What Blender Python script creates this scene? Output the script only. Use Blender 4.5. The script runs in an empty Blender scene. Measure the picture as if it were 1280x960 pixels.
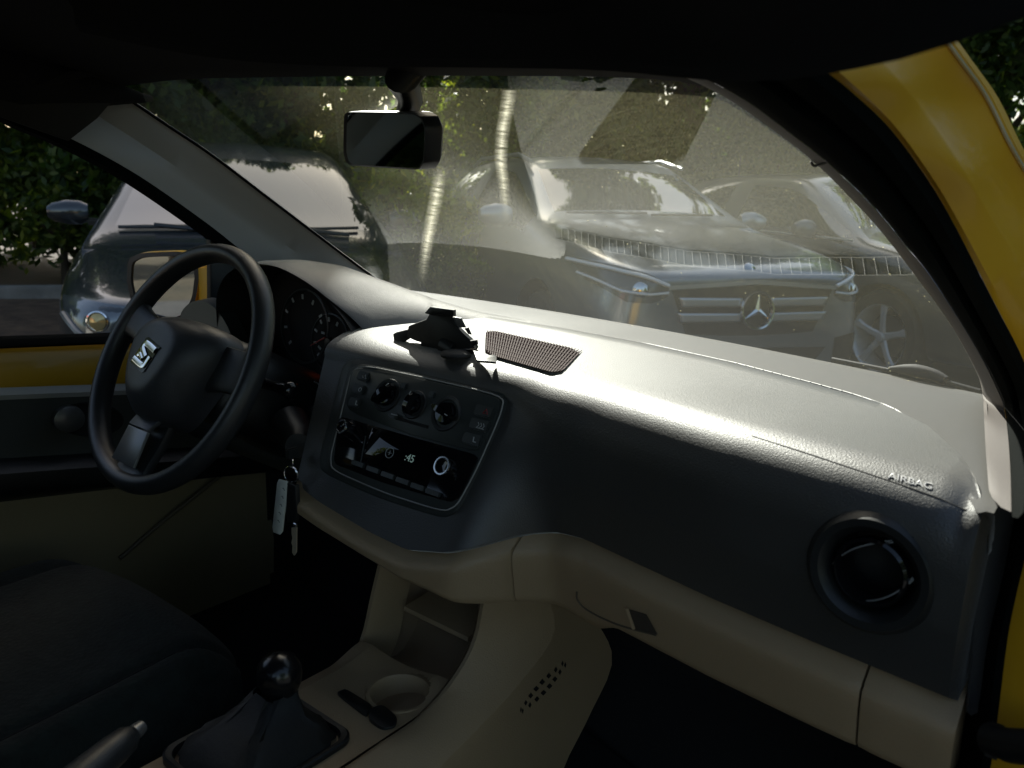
import bpy, bmesh, math, random
import numpy as np
from mathutils import Vector, Matrix
from mathutils.bvhtree import BVHTree
R = math.radians
random.seed(4); rng = np.random.default_rng(7)
SC = bpy.context.scene; COL = SC.collection

# ------------------------------------------------------------------ camera
CAM = np.array([.703, -.507, 1.163]); YAW, PIT, ROL, FPX = R(38.08), R(13.5), R(2.31), 1018.6
cf = np.array([-math.sin(YAW)*math.cos(PIT), math.cos(YAW)*math.cos(PIT), -math.sin(PIT)])
_r = np.array([math.cos(YAW), math.sin(YAW), 0]); _u = np.cross(_r, cf)
cr = _r*math.cos(ROL)+_u*math.sin(ROL); cu = -_r*math.sin(ROL)+_u*math.cos(ROL)
cd = bpy.data.cameras.new('camera'); cam = bpy.data.objects.new('camera', cd); COL.objects.link(cam)
cd.sensor_width = 36; cd.lens = 36*FPX/1280; cd.clip_start = .02; cd.clip_end = 2000
M = Matrix([[cr[i], cu[i], -cf[i], CAM[i]] for i in range(3)]+[[0, 0, 0, 1]])
cam.matrix_world = M; SC.camera = cam
cd.dof.use_dof = True; cd.dof.focus_distance = 1.15; cd.dof.aperture_fstop = 9

# ------------------------------------------------------------------ light
SUN_EL, SUN_AZ = R(38), R(-48)          # azimuth measured from +y, negative = towards -x
sdir = Vector((math.sin(SUN_AZ)*math.cos(SUN_EL), math.cos(SUN_AZ)*math.cos(SUN_EL), math.sin(SUN_EL)))
w = bpy.data.worlds.new('World'); SC.world = w; w.use_nodes = True
nt = w.node_tree; bg = nt.nodes['Background']; sky = nt.nodes.new('ShaderNodeTexSky')
sky.sky_type = 'NISHITA'; sky.sun_disc = False; sky.sun_elevation = SUN_EL; sky.sun_rotation = SUN_AZ
sky.dust_density = 2.2
wb = nt.nodes.new('ShaderNodeVectorMath'); wb.operation = 'MULTIPLY'; wb.inputs[1].default_value = (1.03, 1.0, .91)   # warm camera white balance
nt.links.new(sky.outputs[0], wb.inputs[0]); nt.links.new(wb.outputs[0], bg.inputs[0]); bg.inputs[1].default_value = .085
sl = bpy.data.lights.new('sun', 'SUN'); sl.energy = 5; sl.angle = R(.5); sl.color = (1, .96, .90)
so = bpy.data.objects.new('sun', sl); COL.objects.link(so); so.rotation_euler = sdir.to_track_quat('Z', 'Y').to_euler()
SC.view_settings.view_transform = 'Standard'; SC.view_settings.look = 'None'
SC.view_settings.exposure = 1.3; SC.view_settings.gamma = 1; SC.view_settings.use_curve_mapping = False
SC.cycles.max_bounces = 8; SC.cycles.transparent_max_bounces = 16
SC.cycles.use_denoising = True; SC.cycles.caustics_reflective = False; SC.cycles.caustics_refractive = False
SC.cycles.sample_clamp_indirect = 6

# ------------------------------------------------------------------ geometry helpers
def ray(px, py): return cf+cr*(px-640)/FPX-cu*(py-480)/FPX
def at(px, py, **k):
    (a, v), = k.items(); d = ray(px, py)
    if a == 'd': return CAM+d*v
    i = 'xyz'.index(a); return CAM+d*(v-CAM[i])/d[i]
def onpl(px, py, n, p):
    d = ray(px, py); n = np.array(n, float); p = np.array(p, float)
    return CAM+d*(n@(p-CAM))/(n@d)
def interp(tab, x):
    return float(np.interp(x, [t[0] for t in tab], [t[1] for t in tab]))
def smooth(pts, n=8):
    """Catmull-Rom through pts"""
    P = [np.array(p, float) for p in pts]; out = []
    for i in range(len(P)-1):
        a = P[i-1] if i else 2*P[0]-P[1]; b = P[i]; c = P[i+1]; d = P[i+2] if i+2 < len(P) else 2*P[-1]-P[-2]
        for k in range(n):
            t = k/n
            out.append(.5*((2*b)+(-a+c)*t+(2*a-5*b+4*c-d)*t*t+(-a+3*b-3*c+d)*t**3))
    out.append(P[-1]); return out
def resample(pts, n):
    P = np.array(pts, float); s = np.r_[0, np.cumsum(np.linalg.norm(np.diff(P, axis=0), axis=1))]
    t = np.linspace(0, s[-1], n); return np.stack([np.interp(t, s, P[:, k]) for k in range(P.shape[1])], 1)

class G:
    def __init__(s): s.v = []; s.f = []; s.m = []; s.sm = []
    def add(s, vs, fs, mi=0, smooth=True):
        o = len(s.v); s.v += [tuple(float(c) for c in v) for v in vs]
        for f in fs: s.f.append(tuple(o+i for i in f)); s.m.append(mi); s.sm.append(smooth)
        return s
    def loft(s, rows, mi=0, closed=False, cap=False, sm=True):
        n = len(rows[0]); vs = [p for r in rows for p in r]; fs = []
        for i in range(len(rows)-1):
            for j in range(n if closed else n-1):
                k = (j+1) % n; fs.append((i*n+j, i*n+k, (i+1)*n+k, (i+1)*n+j))
        if cap: fs.append(tuple(range(n))[::-1]); fs.append(tuple((len(rows)-1)*n+j for j in range(n)))
        return s.add(vs, fs, mi, sm)
    def box(s, c, d, rot=None, mi=0, bev=0):
        c = np.array(c, float); h = np.array(d, float)/2; b = min(bev, min(h)*.9)
        bm = bmesh.new(); bmesh.ops.create_cube(bm, size=1)
        for v in bm.verts: v.co = Vector((v.co.x*d[0], v.co.y*d[1], v.co.z*d[2]))
        if bev: bmesh.ops.bevel(bm, geom=bm.edges[:], offset=b, segments=2, affect='EDGES')
        Rm = np.array(rot) if rot is not None else np.eye(3)   # columns = axes
        bm.verts.index_update()
        s.add([c+Rm@np.array(v.co) for v in bm.verts], [[v.index for v in f.verts] for f in bm.faces], mi, bool(bev)); bm.free(); return s
    def tube(s, path, r, n=10, mi=0, closed=False, cap=True):
        P = [np.array(p, float) for p in path]; N = len(P); rows = []
        up = None
        for i in range(N):
            a = P[(i-1) % N] if (closed or i) else P[i]; b = P[(i+1) % N] if (closed or i < N-1) else P[i]
            t = b-a; t = t/np.linalg.norm(t)
            if up is None: up = np.cross(t, [.3, .5, .81]); up /= np.linalg.norm(up)
            up = up-t*(up@t); up /= np.linalg.norm(up); q = np.cross(t, up)
            rr = r[i] if hasattr(r, '__len__') else r
            rows.append([P[i]+rr*(up*math.cos(2*math.pi*k/n)+q*math.sin(2*math.pi*k/n)) for k in range(n)])
        if closed: rows.append(rows[0])
        return s.loft(rows, mi, True, cap and not closed)
    def lathe(s, prof, o, ax, n=32, mi=0, cap=True):
        """prof [(r, h)] round axis ax from o"""
        ax = np.array(ax, float); ax /= np.linalg.norm(ax); e = np.cross(ax, [0, 0, 1] if abs(ax[2]) < .9 else [1, 0, 0]); e /= np.linalg.norm(e); q = np.cross(ax, e)
        rows = [[np.array(o)+ax*h+r*(e*math.cos(2*math.pi*k/n)+q*math.sin(2*math.pi*k/n)) for k in range(n)] for r, h in prof]
        return s.loft(rows, mi, True, cap)
    def prism(s, poly, ax, d, mi=0, bev=0):
        """poly 3-D outline, extruded d along ax (centre line stays), optional bevel on the front rim"""
        P = [np.array(p, float) for p in poly]; ax = np.array(ax, float)/np.linalg.norm(ax); c = sum(P)/len(P)
        rows = [P]
        if bev:
            k = []
            for p in P:
                v = c-p; k.append(p+v/np.linalg.norm(v)*bev+ax*d)
            rows = [P, [p+ax*(d-bev) for p in P], [p*.5+q*.5+ax*(d-bev*.3)*.5-ax*0 if False else (p+(q-p-ax*d)*.3+ax*(d-bev*.3)) for p, q in zip(P, k)], k]
        else: rows = [P, [p+ax*d for p in P]]
        return s.loft(rows, mi, True, True, sm=bool(bev))
    def build(s, name, mats, parent=None, auto=True, sol=0, loc=None):
        me = bpy.data.meshes.new(name); me.from_pydata(s.v, [], s.f)
        for m in (mats if isinstance(mats, (list, tuple)) else [mats]): me.materials.append(m)
        me.polygons.foreach_set('material_index', s.m); me.polygons.foreach_set('use_smooth', s.sm); me.update()
        bm = bmesh.new(); bm.from_mesh(me); bmesh.ops.recalc_face_normals(bm, faces=bm.faces[:])
        bm.to_mesh(me); bm.free()
        o = bpy.data.objects.new(name, me); COL.objects.link(o)
        if auto and s.f and any(s.sm):
            try: me.set_sharp_from_angle(angle=R(40))
            except Exception: pass
        if sol:
            md = o.modifiers.new('s', 'SOLIDIFY'); md.thickness = sol; md.offset = -1
        if parent: o.parent = parent
        return o
def thing(name, label, cat, group=None):
    o = bpy.data.objects.new(name, None); COL.objects.link(o); o['label'] = label; o['category'] = cat
    o.empty_display_size = .1
    if group: o['group'] = group
    return o
def tag(o, label, cat, group=None):
    o['label'] = label; o['category'] = cat
    if group: o['group'] = group
    return o
def text(name, s, size, o, ex, ey, ez, mat, parent, depth=.0006, bold=0, font_italic=0):
    c = bpy.data.curves.new(name, 'FONT'); c.body = s; c.size = size; c.extrude = depth; c.align_x = 'CENTER'; c.align_y = 'CENTER'
    c.shear = font_italic; c.offset = bold
    t = bpy.data.objects.new(name, c); COL.objects.link(t)
    t.matrix_world = Matrix([[ex[i], ey[i], ez[i], o[i]] for i in range(3)]+[[0, 0, 0, 1]])
    dg = bpy.context.evaluated_depsgraph_get(); me = bpy.data.meshes.new_from_object(t.evaluated_get(dg)); me.transform(t.matrix_world)
    bpy.data.objects.remove(t); bpy.data.curves.remove(c)
    ob = bpy.data.objects.new(name, me); me.materials.clear(); me.materials.append(mat); COL.objects.link(ob)
    if parent: ob.parent = parent
    return ob

# ------------------------------------------------------------------ materials
def mat(name, col, rough=.5, metal=0, spec=.5, bump=0, bscale=400, var=0, vscale=8, coat=0, emit=None, rvar=0, aniso=0, trans=0, bdetail=3, voro=False):
    m = bpy.data.materials.new(name); m.use_nodes = True; n = m.node_tree.nodes; L = m.node_tree.links; b = n['Principled BSDF']
    b.inputs['Base Color'].default_value = (*col, 1); b.inputs['Roughness'].default_value = rough; b.inputs['Metallic'].default_value = metal
    b.inputs['Specular IOR Level'].default_value = spec; b.inputs['Coat Weight'].default_value = coat; b.inputs['Coat Roughness'].default_value = .04
    b.inputs['Transmission Weight'].default_value = trans
    tc = n.new('ShaderNodeTexCoord')
    if bump:
        tx = n.new('ShaderNodeTexVoronoi' if voro else 'ShaderNodeTexNoise'); tx.inputs['Scale'].default_value = bscale
        if not voro: tx.inputs['Detail'].default_value = bdetail
        L.new(tc.outputs['Object'], tx.inputs['Vector'])
        bp = n.new('ShaderNodeBump'); bp.inputs['Strength'].default_value = bump; bp.inputs['Distance'].default_value = .001
        L.new(tx.outputs['Distance' if voro else 'Fac'], bp.inputs['Height']); L.new(bp.outputs[0], b.inputs['Normal'])
    if var or rvar:
        nz = n.new('ShaderNodeTexNoise'); nz.inputs['Scale'].default_value = vscale; nz.inputs['Detail'].default_value = 6; L.new(tc.outputs['Object'], nz.inputs['Vector'])
        if var:
            mp = n.new('ShaderNodeMapRange'); mp.inputs['From Min'].default_value = .3; mp.inputs['From Max'].default_value = .7
            mp.inputs['To Min'].default_value = 1-var; mp.inputs['To Max'].default_value = 1+var; L.new(nz.outputs['Fac'], mp.inputs['Value'])
            mx = n.new('ShaderNodeVectorMath'); mx.operation = 'SCALE'; mx.inputs[0].default_value = col; L.new(mp.outputs[0], mx.inputs['Scale']); L.new(mx.outputs[0], b.inputs['Base Color'])
        if rvar:
            mp = n.new('ShaderNodeMapRange'); mp.inputs['From Min'].default_value = .3; mp.inputs['From Max'].default_value = .7
            mp.inputs['To Min'].default_value = rough-rvar; mp.inputs['To Max'].default_value = rough+rvar; L.new(nz.outputs['Fac'], mp.inputs['Value']); L.new(mp.outputs[0], b.inputs['Roughness'])
    if emit:
        b.inputs['Emission Color'].default_value = (*emit[:3], 1); b.inputs['Emission Strength'].default_value = emit[3]
    return m
MT = {}
def dusty(m, w=.7, r=.35, col=(1, .97, .92)):
    b = m.node_tree.nodes['Principled BSDF']; b.inputs['Sheen Weight'].default_value = w; b.inputs['Sheen Roughness'].default_value = r; b.inputs['Sheen Tint'].default_value = (*col, 1)
    return m
MT['dash'] = mat('dash_plastic', (.030, .0295, .028), .5, spec=1.0, bump=.4, bscale=620, var=.06, vscale=5, rvar=.05)
MT['dash_smooth'] = mat('dash_plastic_fine', (.07, .068, .064), .66, spec=.3, bump=.25, bscale=900, var=.05, vscale=5, rvar=.05)
dusty(MT['dash'], .8, .3, (1, .96, .88)); dusty(MT['dash_smooth'], .5, .25, (1, .96, .88))
MT['black'] = mat('black_plastic', (.012, .013, .013), .42, bump=.1, bscale=900)
MT['gloss'] = mat('gloss_black', (.006, .006, .007), .08)
MT['panel'] = mat('panel_plastic', (.032, .037, .035), .4, bump=.1, bscale=1200)
MT['rubber'] = mat('rubber', (.004, .005, .0045), .9, spec=.05, bump=.3, bscale=300)
MT['beige'] = mat('beige_plastic', (.36, .26, .15), .5, bump=.5, bscale=520, var=.06, vscale=6)
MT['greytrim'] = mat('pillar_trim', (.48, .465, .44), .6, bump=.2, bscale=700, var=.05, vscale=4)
MT['yellow'] = mat('yellow_paint', (.62, .33, .010), .4, coat=.2, bump=.03, bscale=60, var=.04, vscale=3)
MT['wheelp'] = mat('wheel_plastic', (.022, .024, .026), .38, spec=.6, bump=.3, bscale=700, rvar=.06, vscale=12)
MT['hub'] = mat('hub_plastic', (.04, .042, .048), .42, spec=.6, bump=.3, bscale=600, rvar=.04, vscale=12)
MT['silver'] = mat('silver_plastic', (.2, .2, .2), .35, .6)
MT['chrome'] = mat('chrome', (.75, .75, .76), .12, 1)
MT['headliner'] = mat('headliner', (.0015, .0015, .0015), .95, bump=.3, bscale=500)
MT['fabric'] = mat('seat_fabric', (.006, .0105, .0085), .95, bump=1, bscale=170, voro=True, var=.5, vscale=60)
MT['fabric2'] = mat('seat_side_fabric', (.006, .007, .007), .9, bump=.5, bscale=900)
MT['carpet'] = mat('carpet', (.01, .01, .01), 1, bump=.5, bscale=900)
MT['mirror'] = mat('mirror_glass', (.55, .57, .56), .02, 1)
MT['mark'] = mat('printed_mark', (.35, .36, .36), .5)
MT['redmark'] = mat('red_mark', (.35, .02, .02), .4)
MT['lcd'] = mat('display_text', (.3, .4, .36), .4, emit=(.5, .75, .65, .05))
MT['dialred'] = mat('dial_red', (.5, .06, .01), .5, emit=(.9, .12, .02, .05))
MT['airbag'] = mat('embossed_highlight', (.7, .68, .66), .3)  # pale colour stands in for light catching the embossed letters
MT['tagpl'] = mat('key_tag_plastic', (.75, .76, .68), .4, bump=.2, bscale=200, var=.1, vscale=60)
MT['brass'] = mat('key_metal', (.8, .66, .48), .4, .5)
MT['slot'] = mat('slot_dark', (.006, .005, .005), .8)
MT['rib'] = mat('rib_plastic', (.34, .33, .31), .5)
MT['brown'] = mat('grille_brown', (.010, .006, .006), .95, spec=0)
MT['slat'] = mat('grille_slat', (.075, .055, .052), .8, spec=.1)
MT['hinge'] = mat('hinge_black', (.008, .008, .008), .5)

def ior_both(n, L, fr, ior):   # a thin pane reflects the same from either side
    gm = n.new('ShaderNodeNewGeometry'); mr_ = n.new('ShaderNodeMapRange'); L.new(gm.outputs['Backfacing'], mr_.inputs['Value'])
    mr_.inputs['To Min'].default_value = ior; mr_.inputs['To Max'].default_value = 1/ior; L.new(mr_.outputs[0], fr.inputs[0])
def glass_mat():
    m = bpy.data.materials.new('dusty_windscreen'); m.use_nodes = True; n = m.node_tree.nodes; L = m.node_tree.links; n.clear()
    out = n.new('ShaderNodeOutputMaterial'); tr = n.new('ShaderNodeBsdfTransparent'); tr.inputs[0].default_value = (.84, .88, .84, 1)
    gl = n.new('ShaderNodeBsdfGlossy'); gl.inputs['Roughness'].default_value = .004; gl.inputs[0].default_value = (1, 1, 1, 1)
    fr = n.new('ShaderNodeFresnel'); ior_both(n, L, fr, 1.55)
    fm = n.new('ShaderNodeMath'); fm.operation = 'MULTIPLY'; fm.inputs[1].default_value = 1.0; fm.use_clamp = True; L.new(fr.outputs[0], fm.inputs[0])
    m1 = n.new('ShaderNodeMixShader'); L.new(fm.outputs[0], m1.inputs[0]); L.new(tr.outputs[0], m1.inputs[1]); L.new(gl.outputs[0], m1.inputs[2])
    # dust: forward scattering film, specks, wiper scratches
    du = n.new('ShaderNodeBsdfTranslucent'); du.inputs[0].default_value = (.78, .76, .42, 1)
    tc = n.new('ShaderNodeTexCoord')
    def noise(scale, detail, vec=None):
        t = n.new('ShaderNodeTexNoise'); t.inputs['Scale'].default_value = scale; t.inputs['Detail'].default_value = detail
        L.new(vec or tc.outputs['Object'], t.inputs['Vector']); return t
    def mr(src, a, b, c, d):
        t = n.new('ShaderNodeMapRange'); L.new(src, t.inputs['Value'])
        for k, v in zip(('From Min', 'From Max', 'To Min', 'To Max'), (a, b, c, d)): t.inputs[k].default_value = v
        return t.outputs[0]
    def math_(op, a, b):
        t = n.new('ShaderNodeMath'); t.operation = op
        for i, x in enumerate((a, b)):
            if isinstance(x, (int, float)): t.inputs[i].default_value = x
            else: L.new(x, t.inputs[i])
        return t.outputs[0]
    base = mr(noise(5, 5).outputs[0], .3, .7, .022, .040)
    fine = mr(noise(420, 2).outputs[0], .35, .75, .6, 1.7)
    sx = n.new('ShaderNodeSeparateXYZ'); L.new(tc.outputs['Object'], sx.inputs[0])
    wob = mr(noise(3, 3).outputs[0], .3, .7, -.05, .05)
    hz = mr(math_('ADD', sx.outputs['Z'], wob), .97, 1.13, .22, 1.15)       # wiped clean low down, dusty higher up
    hx = mr(math_('ADD', sx.outputs['X'], wob), -.42, -.12, .35, 1)  # film thinned at left, standing in for shade on that side
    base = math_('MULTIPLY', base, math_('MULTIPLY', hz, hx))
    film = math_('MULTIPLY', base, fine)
    vo = n.new('ShaderNodeTexVoronoi'); vo.inputs['Scale'].default_value = 90; L.new(tc.outputs['Object'], vo.inputs['Vector'])
    sp = mr(vo.outputs['Distance'], .05, .09, .7, 0)
    big = mr(noise(9, 3).outputs[0], .5, .62, 0, 1); sp = math_('MULTIPLY', sp, big)
    # arcs left by the wipers: thin rings round a pivot
    def rings(px, py, pz, sc, amt, lo):
        mp = n.new('ShaderNodeMapping'); mp.inputs['Location'].default_value = (-px, -py, -pz); L.new(tc.outputs['Object'], mp.inputs[0])
        ln = n.new('ShaderNodeVectorMath'); ln.operation = 'LENGTH'; L.new(mp.outputs[0], ln.inputs[0])
        t = noise(sc, 2); t.noise_dimensions = '1D'; L.new(ln.outputs['Value'], t.inputs['W'])
        a = mr(t.outputs[0], lo, lo+.06, 0, amt)
        return math_('MULTIPLY', a, mr(noise(6, 3).outputs[0], .45, .6, .0, 1))
    sc1 = rings(.48, .64, .95, 700, .035, .66)
    sc2 = rings(-.12, .68, .95, 900, .03, .68)
    fac = math_('ADD', math_('ADD', film, sp), math_('ADD', sc1, sc2))
    fwd = n.new('ShaderNodeBsdfRefraction'); fwd.inputs['IOR'].default_value = 1.12; fwd.inputs['Roughness'].default_value = .75; fwd.inputs[0].default_value = (.90, .84, .50, 1)
    mf = n.new('ShaderNodeMixShader'); mf.inputs[0].default_value = .35; L.new(du.outputs[0], mf.inputs[1]); L.new(fwd.outputs[0], mf.inputs[2])
    m2 = n.new('ShaderNodeMixShader'); L.new(fac, m2.inputs[0]); L.new(m1.outputs[0], m2.inputs[1]); L.new(mf.outputs[0], m2.inputs[2])
    L.new(m2.outputs[0], out.inputs[0]); return m
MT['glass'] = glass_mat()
def clear_glass(name, tint, ior=1.5):
    m = bpy.data.materials.new(name); m.use_nodes = True; n = m.node_tree.nodes; L = m.node_tree.links; n.clear()
    out = n.new('ShaderNodeOutputMaterial'); tr = n.new('ShaderNodeBsdfTransparent'); tr.inputs[0].default_value = (*tint, 1)
    gl = n.new('ShaderNodeBsdfGlossy'); gl.inputs['Roughness'].default_value = .01
    fr = n.new('ShaderNodeFresnel'); ior_both(n, L, fr, ior)
    m1 = n.new('ShaderNodeMixShader'); L.new(fr.outputs[0], m1.inputs[0]); L.new(tr.outputs[0], m1.inputs[1]); L.new(gl.outputs[0], m1.inputs[2]); L.new(m1.outputs[0], out.inputs[0])
    return m
MT['clear'] = clear_glass('lamp_lens', (.85, .87, .88))

# ================================================================== SETTING
def structure(o): o['kind'] = 'structure'; return o
def ground_mat(name, c1, c2, sc, rough=.9, bump=.6):
    m = bpy.data.materials.new(name); m.use_nodes = True; n = m.node_tree.nodes; L = m.node_tree.links; b = n['Principled BSDF']; b.inputs['Roughness'].default_value = rough
    tc = n.new('ShaderNodeTexCoord'); a = n.new('ShaderNodeTexNoise'); a.inputs['Scale'].default_value = sc; a.inputs['Detail'].default_value = 10; a.inputs['Roughness'].default_value = .7
    L.new(tc.outputs['Object'], a.inputs['Vector']); cr_ = n.new('ShaderNodeValToRGB'); cr_.color_ramp.elements[0].color = (*c1, 1); cr_.color_ramp.elements[1].color = (*c2, 1)
    cr_.color_ramp.elements[0].position = .35; cr_.color_ramp.elements[1].position = .65
    L.new(a.outputs[0], cr_.inputs[0]); L.new(cr_.outputs[0], b.inputs['Base Color'])
    f = n.new('ShaderNodeTexNoise'); f.inputs['Scale'].default_value = 120; f.inputs['Detail'].default_value = 4; L.new(tc.outputs['Object'], f.inputs['Vector'])
    bp = n.new('ShaderNodeBump'); bp.inputs['Strength'].default_value = bump; bp.inputs['Distance'].default_value = .01; L.new(f.outputs[0], bp.inputs['Height']); L.new(bp.outputs[0], b.inputs['Normal'])
    return m
g = G(); g.add([(-400, -400, -.02), (400, -400, -.02), (400, 400, -.02), (-400, 400, -.02)], [(0, 1, 2, 3)], sm := 0, False)
structure(g.build('ground', ground_mat('earth', (.025, .024, .014), (.07, .055, .032), 1.2)))
HD = R(-32); hd = np.array([math.cos(HD), math.sin(HD)]); hl = np.array([-hd[1], hd[0]])   # parked cars' heading, and to their left
def hp(a, b, z=0): q = np.array([-.9, 3.6])+hd*a+hl*b; return (q[0], q[1], z)
g = G(); g.add([hp(-4.9, -9), hp(14, -12), hp(14, 16), hp(-4.9, 16)], [(0, 1, 2, 3)], 0, False)
structure(g.build('car_park', ground_mat('asphalt', (.035, .035, .036), (.06, .06, .058), 3)))
g = G(); g.add([hp(-4.9, -9, .010), hp(1.2, -9, .010), hp(1.2, -3.75, .010), hp(-4.9, -3.75, .010)], [(0, 1, 2, 3)], 0, False)
structure(g.build('soil_bed', ground_mat('soil', (.05, .03, .018), (.15, .095, .055), 5, bump=1)))
g = G(); prev = None
for i in range(25):
    g.box(hp(-4.98, -8.5+i*1.0, .04), (.15, .98, .16), [[hd[0], hl[0], 0], [hd[1], hl[1], 0], [0, 0, 1]], bev=.015)
structure(g.build('kerb', mat('kerb_stone', (.2, .19, .17), .9, bump=.5, bscale=60, var=.2)))
g = G()
for k in range(7):
    b0 = -3.4+k*2.5; a = (-4.6, 0)
    g.add([hp(-4.6, b0, .004), hp(.3, b0, .004), hp(.3, b0+.1, .004), hp(-4.6, b0+.1, .004)], [(0, 1, 2, 3)], 0, False)
structure(g.build('parking_lines', mat('road_paint', (.55, .55, .52), .8, bump=.4, bscale=80, var=.2)))

# leaves
def leaf_mat(name, cols, rough=.45, tr=.35):
    m = bpy.data.materials.new(name); m.use_nodes = True; n = m.node_tree.nodes; L = m.node_tree.links; b = n['Principled BSDF']; b.inputs['Roughness'].default_value = rough
    at_ = n.new('ShaderNodeAttribute'); at_.attribute_name = 'tone'
    cr_ = n.new('ShaderNodeValToRGB'); e = cr_.color_ramp.elements; e[0].color = (*cols[0], 1); e[1].color = (*cols[2], 1); e[1].position = 1
    k = e.new(.55); k.color = (*cols[1], 1)
    L.new(at_.outputs['Fac'], cr_.inputs[0]); L.new(cr_.outputs[0], b.inputs['Base Color'])
    t = n.new('ShaderNodeBsdfTranslucent'); hs = n.new('ShaderNodeMixRGB'); hs.blend_type = 'MULTIPLY'; hs.inputs[0].default_value = 1; hs.inputs[2].default_value = (1.5, 1.5, .5, 1)
    L.new(cr_.outputs[0], hs.inputs[1]); L.new(hs.outputs[0], t.inputs[0])
    mx = n.new('ShaderNodeMixShader'); mx.inputs[0].default_value = tr; L.new(b.outputs[0], mx.inputs[1]); L.new(t.outputs[0], mx.inputs[2])
    L.new(mx.outputs[0], n['Material Output'].inputs[0]); return m
LM = [leaf_mat('leaf_dark', [(.02, .05, .014), (.07, .12, .025), (.22, .27, .04)], tr=.6),
      leaf_mat('leaf_olive', [(.03, .055, .012), (.10, .14, .025), (.30, .31, .05)], tr=.6),
      leaf_mat('leaf_bright', [(.06, .10, .012), (.18, .25, .03), (.42, .40, .05)], tr=.65)]
BARK = mat('bark', (.06, .045, .03), .9, bump=1, bscale=40, var=.3)
def foliage(name, blobs, n, leaf, m, parent):
    """blobs [(x,y,z,rx,ry,rz)]"""
    B = np.array(blobs, float); vol = (B[:, 3]*B[:, 4]*B[:, 5])**.7; pick = rng.choice(len(B), n, p=vol/vol.sum())
    d = rng.normal(size=(n, 3)); d /= np.linalg.norm(d, axis=1)[:, None]; r = rng.uniform(.45, 1.05, n)**.6
    c = B[pick, :3]+d*B[pick, 3:]*r[:, None]
    # clumps
    nc = max(20, n//40); cc = c[rng.choice(n, nc)]; who = rng.integers(0, nc, n); k = rng.uniform(size=n) < .7
    c[k] = (cc[who]+rng.normal(size=(n, 3))*.14*B[pick, 3:].mean(1)[:, None]*.5)[k]
    c = c[c[:, 2] > .05]; n = len(c); tone = np.clip(rng.normal(.42, .22, n), 0, 1)
    a = rng.normal(size=(n, 3)); a /= np.linalg.norm(a, axis=1)[:, None]; b = np.cross(a, rng.normal(size=(n, 3))); b /= np.linalg.norm(b, axis=1)[:, None]
    s = leaf*rng.uniform(.6, 1.4, n)[:, None]
    V = np.stack([c-a*s, c+b*s*.45, c+a*s, c-b*s*.45], 1).reshape(-1, 3)
    me = bpy.data.meshes.new(name); me.vertices.add(4*n); me.vertices.foreach_set('co', V.ravel()); me.loops.add(4*n); me.loops.foreach_set('vertex_index', np.arange(4*n))
    me.polygons.add(n); me.polygons.foreach_set('loop_start', np.arange(n)*4); me.polygons.foreach_set('loop_total', np.full(n, 4))
    t = me.attributes.new('tone', 'FLOAT', 'FACE'); t.data.foreach_set('value', tone); me.materials.append(m); me.update(); me.validate()
    o = bpy.data.objects.new(name, me); COL.objects.link(o); o.parent = parent; return o
def tree(name, label, cat, x, y, h, r, n, leaf, m, group, low=.0, trunk_r=.07, extra=()):
    t = thing(name, label, cat, group); t.location = (x, y, 0)
    blobs = []
    z0 = low*h
    for i in range(9):
        f = rng.uniform(); zz = z0+(h-z0)*(.12+.76*f); rr = r*(1-.55*abs(f-.35))
        an = rng.uniform(0, 6.28); q = rng.uniform(.15, .65)*rr
        blobs.append((q*math.cos(an), q*math.sin(an), zz, rr*.55, rr*.55, (h-z0)*.2))
    blobs += list(extra)
    foliage('crown', blobs, n, leaf, m, t)
    g = G(); p = [(0, 0, -.05), (r*.05, 0, h*.25), (-r*.04, r*.05, h*.5), (0, 0, h*.85)]; g.tube(smooth(p, 4), list(np.linspace(trunk_r, .015, 13)), 8)
    for i in range(7):
        b = blobs[i % len(blobs)]; g.tube([(0, 0, max(.2, b[2]*.55)), (b[0]*.5, b[1]*.5, b[2]*.8), b[:3]], [trunk_r*.45, trunk_r*.3, .01], 6)
    g.build('trunk', BARK, t)
    return t
GR = 'shrubs and trees along the car park edge'
rowsT = [  # along the kerb: b offset, a offset, h, r, n, leaf, mat, name, label
 (-10.5, -6.6, 3.6, 1.5, 9000, .075, 0, 'hedge_shrub', 'dark shrub growing furthest left beyond the driver window'),
 (-8.3, -6.4, 3.9, 1.5, 11000, .07, 0, 'hedge_shrub', 'dark green shrub with light gaps seen left through the driver window'),
 (-6.1, -6.8, 3.6, 1.5, 11000, .07, 1, 'hedge_shrub', 'olive shrub beside the door mirror of the parked black hatchback'),
 (-4.0, -7.0, 3.7, 1.5, 9000, .07, 0, 'hedge_shrub', 'dark shrub behind the roof of the parked black hatchback'),
 (-2.0, -6.7, 3.9, 1.5, 10000, .07, 0, 'hedge_shrub', 'dark shrub behind the rear of the parked black hatchback'),
 (-.2, -6.6, 3.6, 1.4, 9000, .065, 1, 'hedge_shrub', 'olive shrub seen below the rear view mirror'),
 (1.7, -6.8, 3.8, 1.6, 9000, .07, 1, 'hedge_shrub', 'olive shrub behind the roof of the grey parked SUV'),
 (3.8, -6.9, 3.6, 1.5, 9000, .07, 0, 'hedge_shrub', 'dark shrub between the grey SUV and the dark saloon'),
 (6.0, -7.0, 3.9, 1.6, 9000, .07, 1, 'hedge_shrub', 'olive shrub behind the roof aerial of the dark saloon'),
 (8.4, -6.8, 4.0, 1.7, 8000, .08, 0, 'hedge_shrub', 'dark shrub behind the right windscreen pillar'),
 (11.2, -6.5, 4.2, 1.8, 8000, .08, 0, 'hedge_shrub', 'dark shrub furthest right behind the yellow door frame')]
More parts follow.
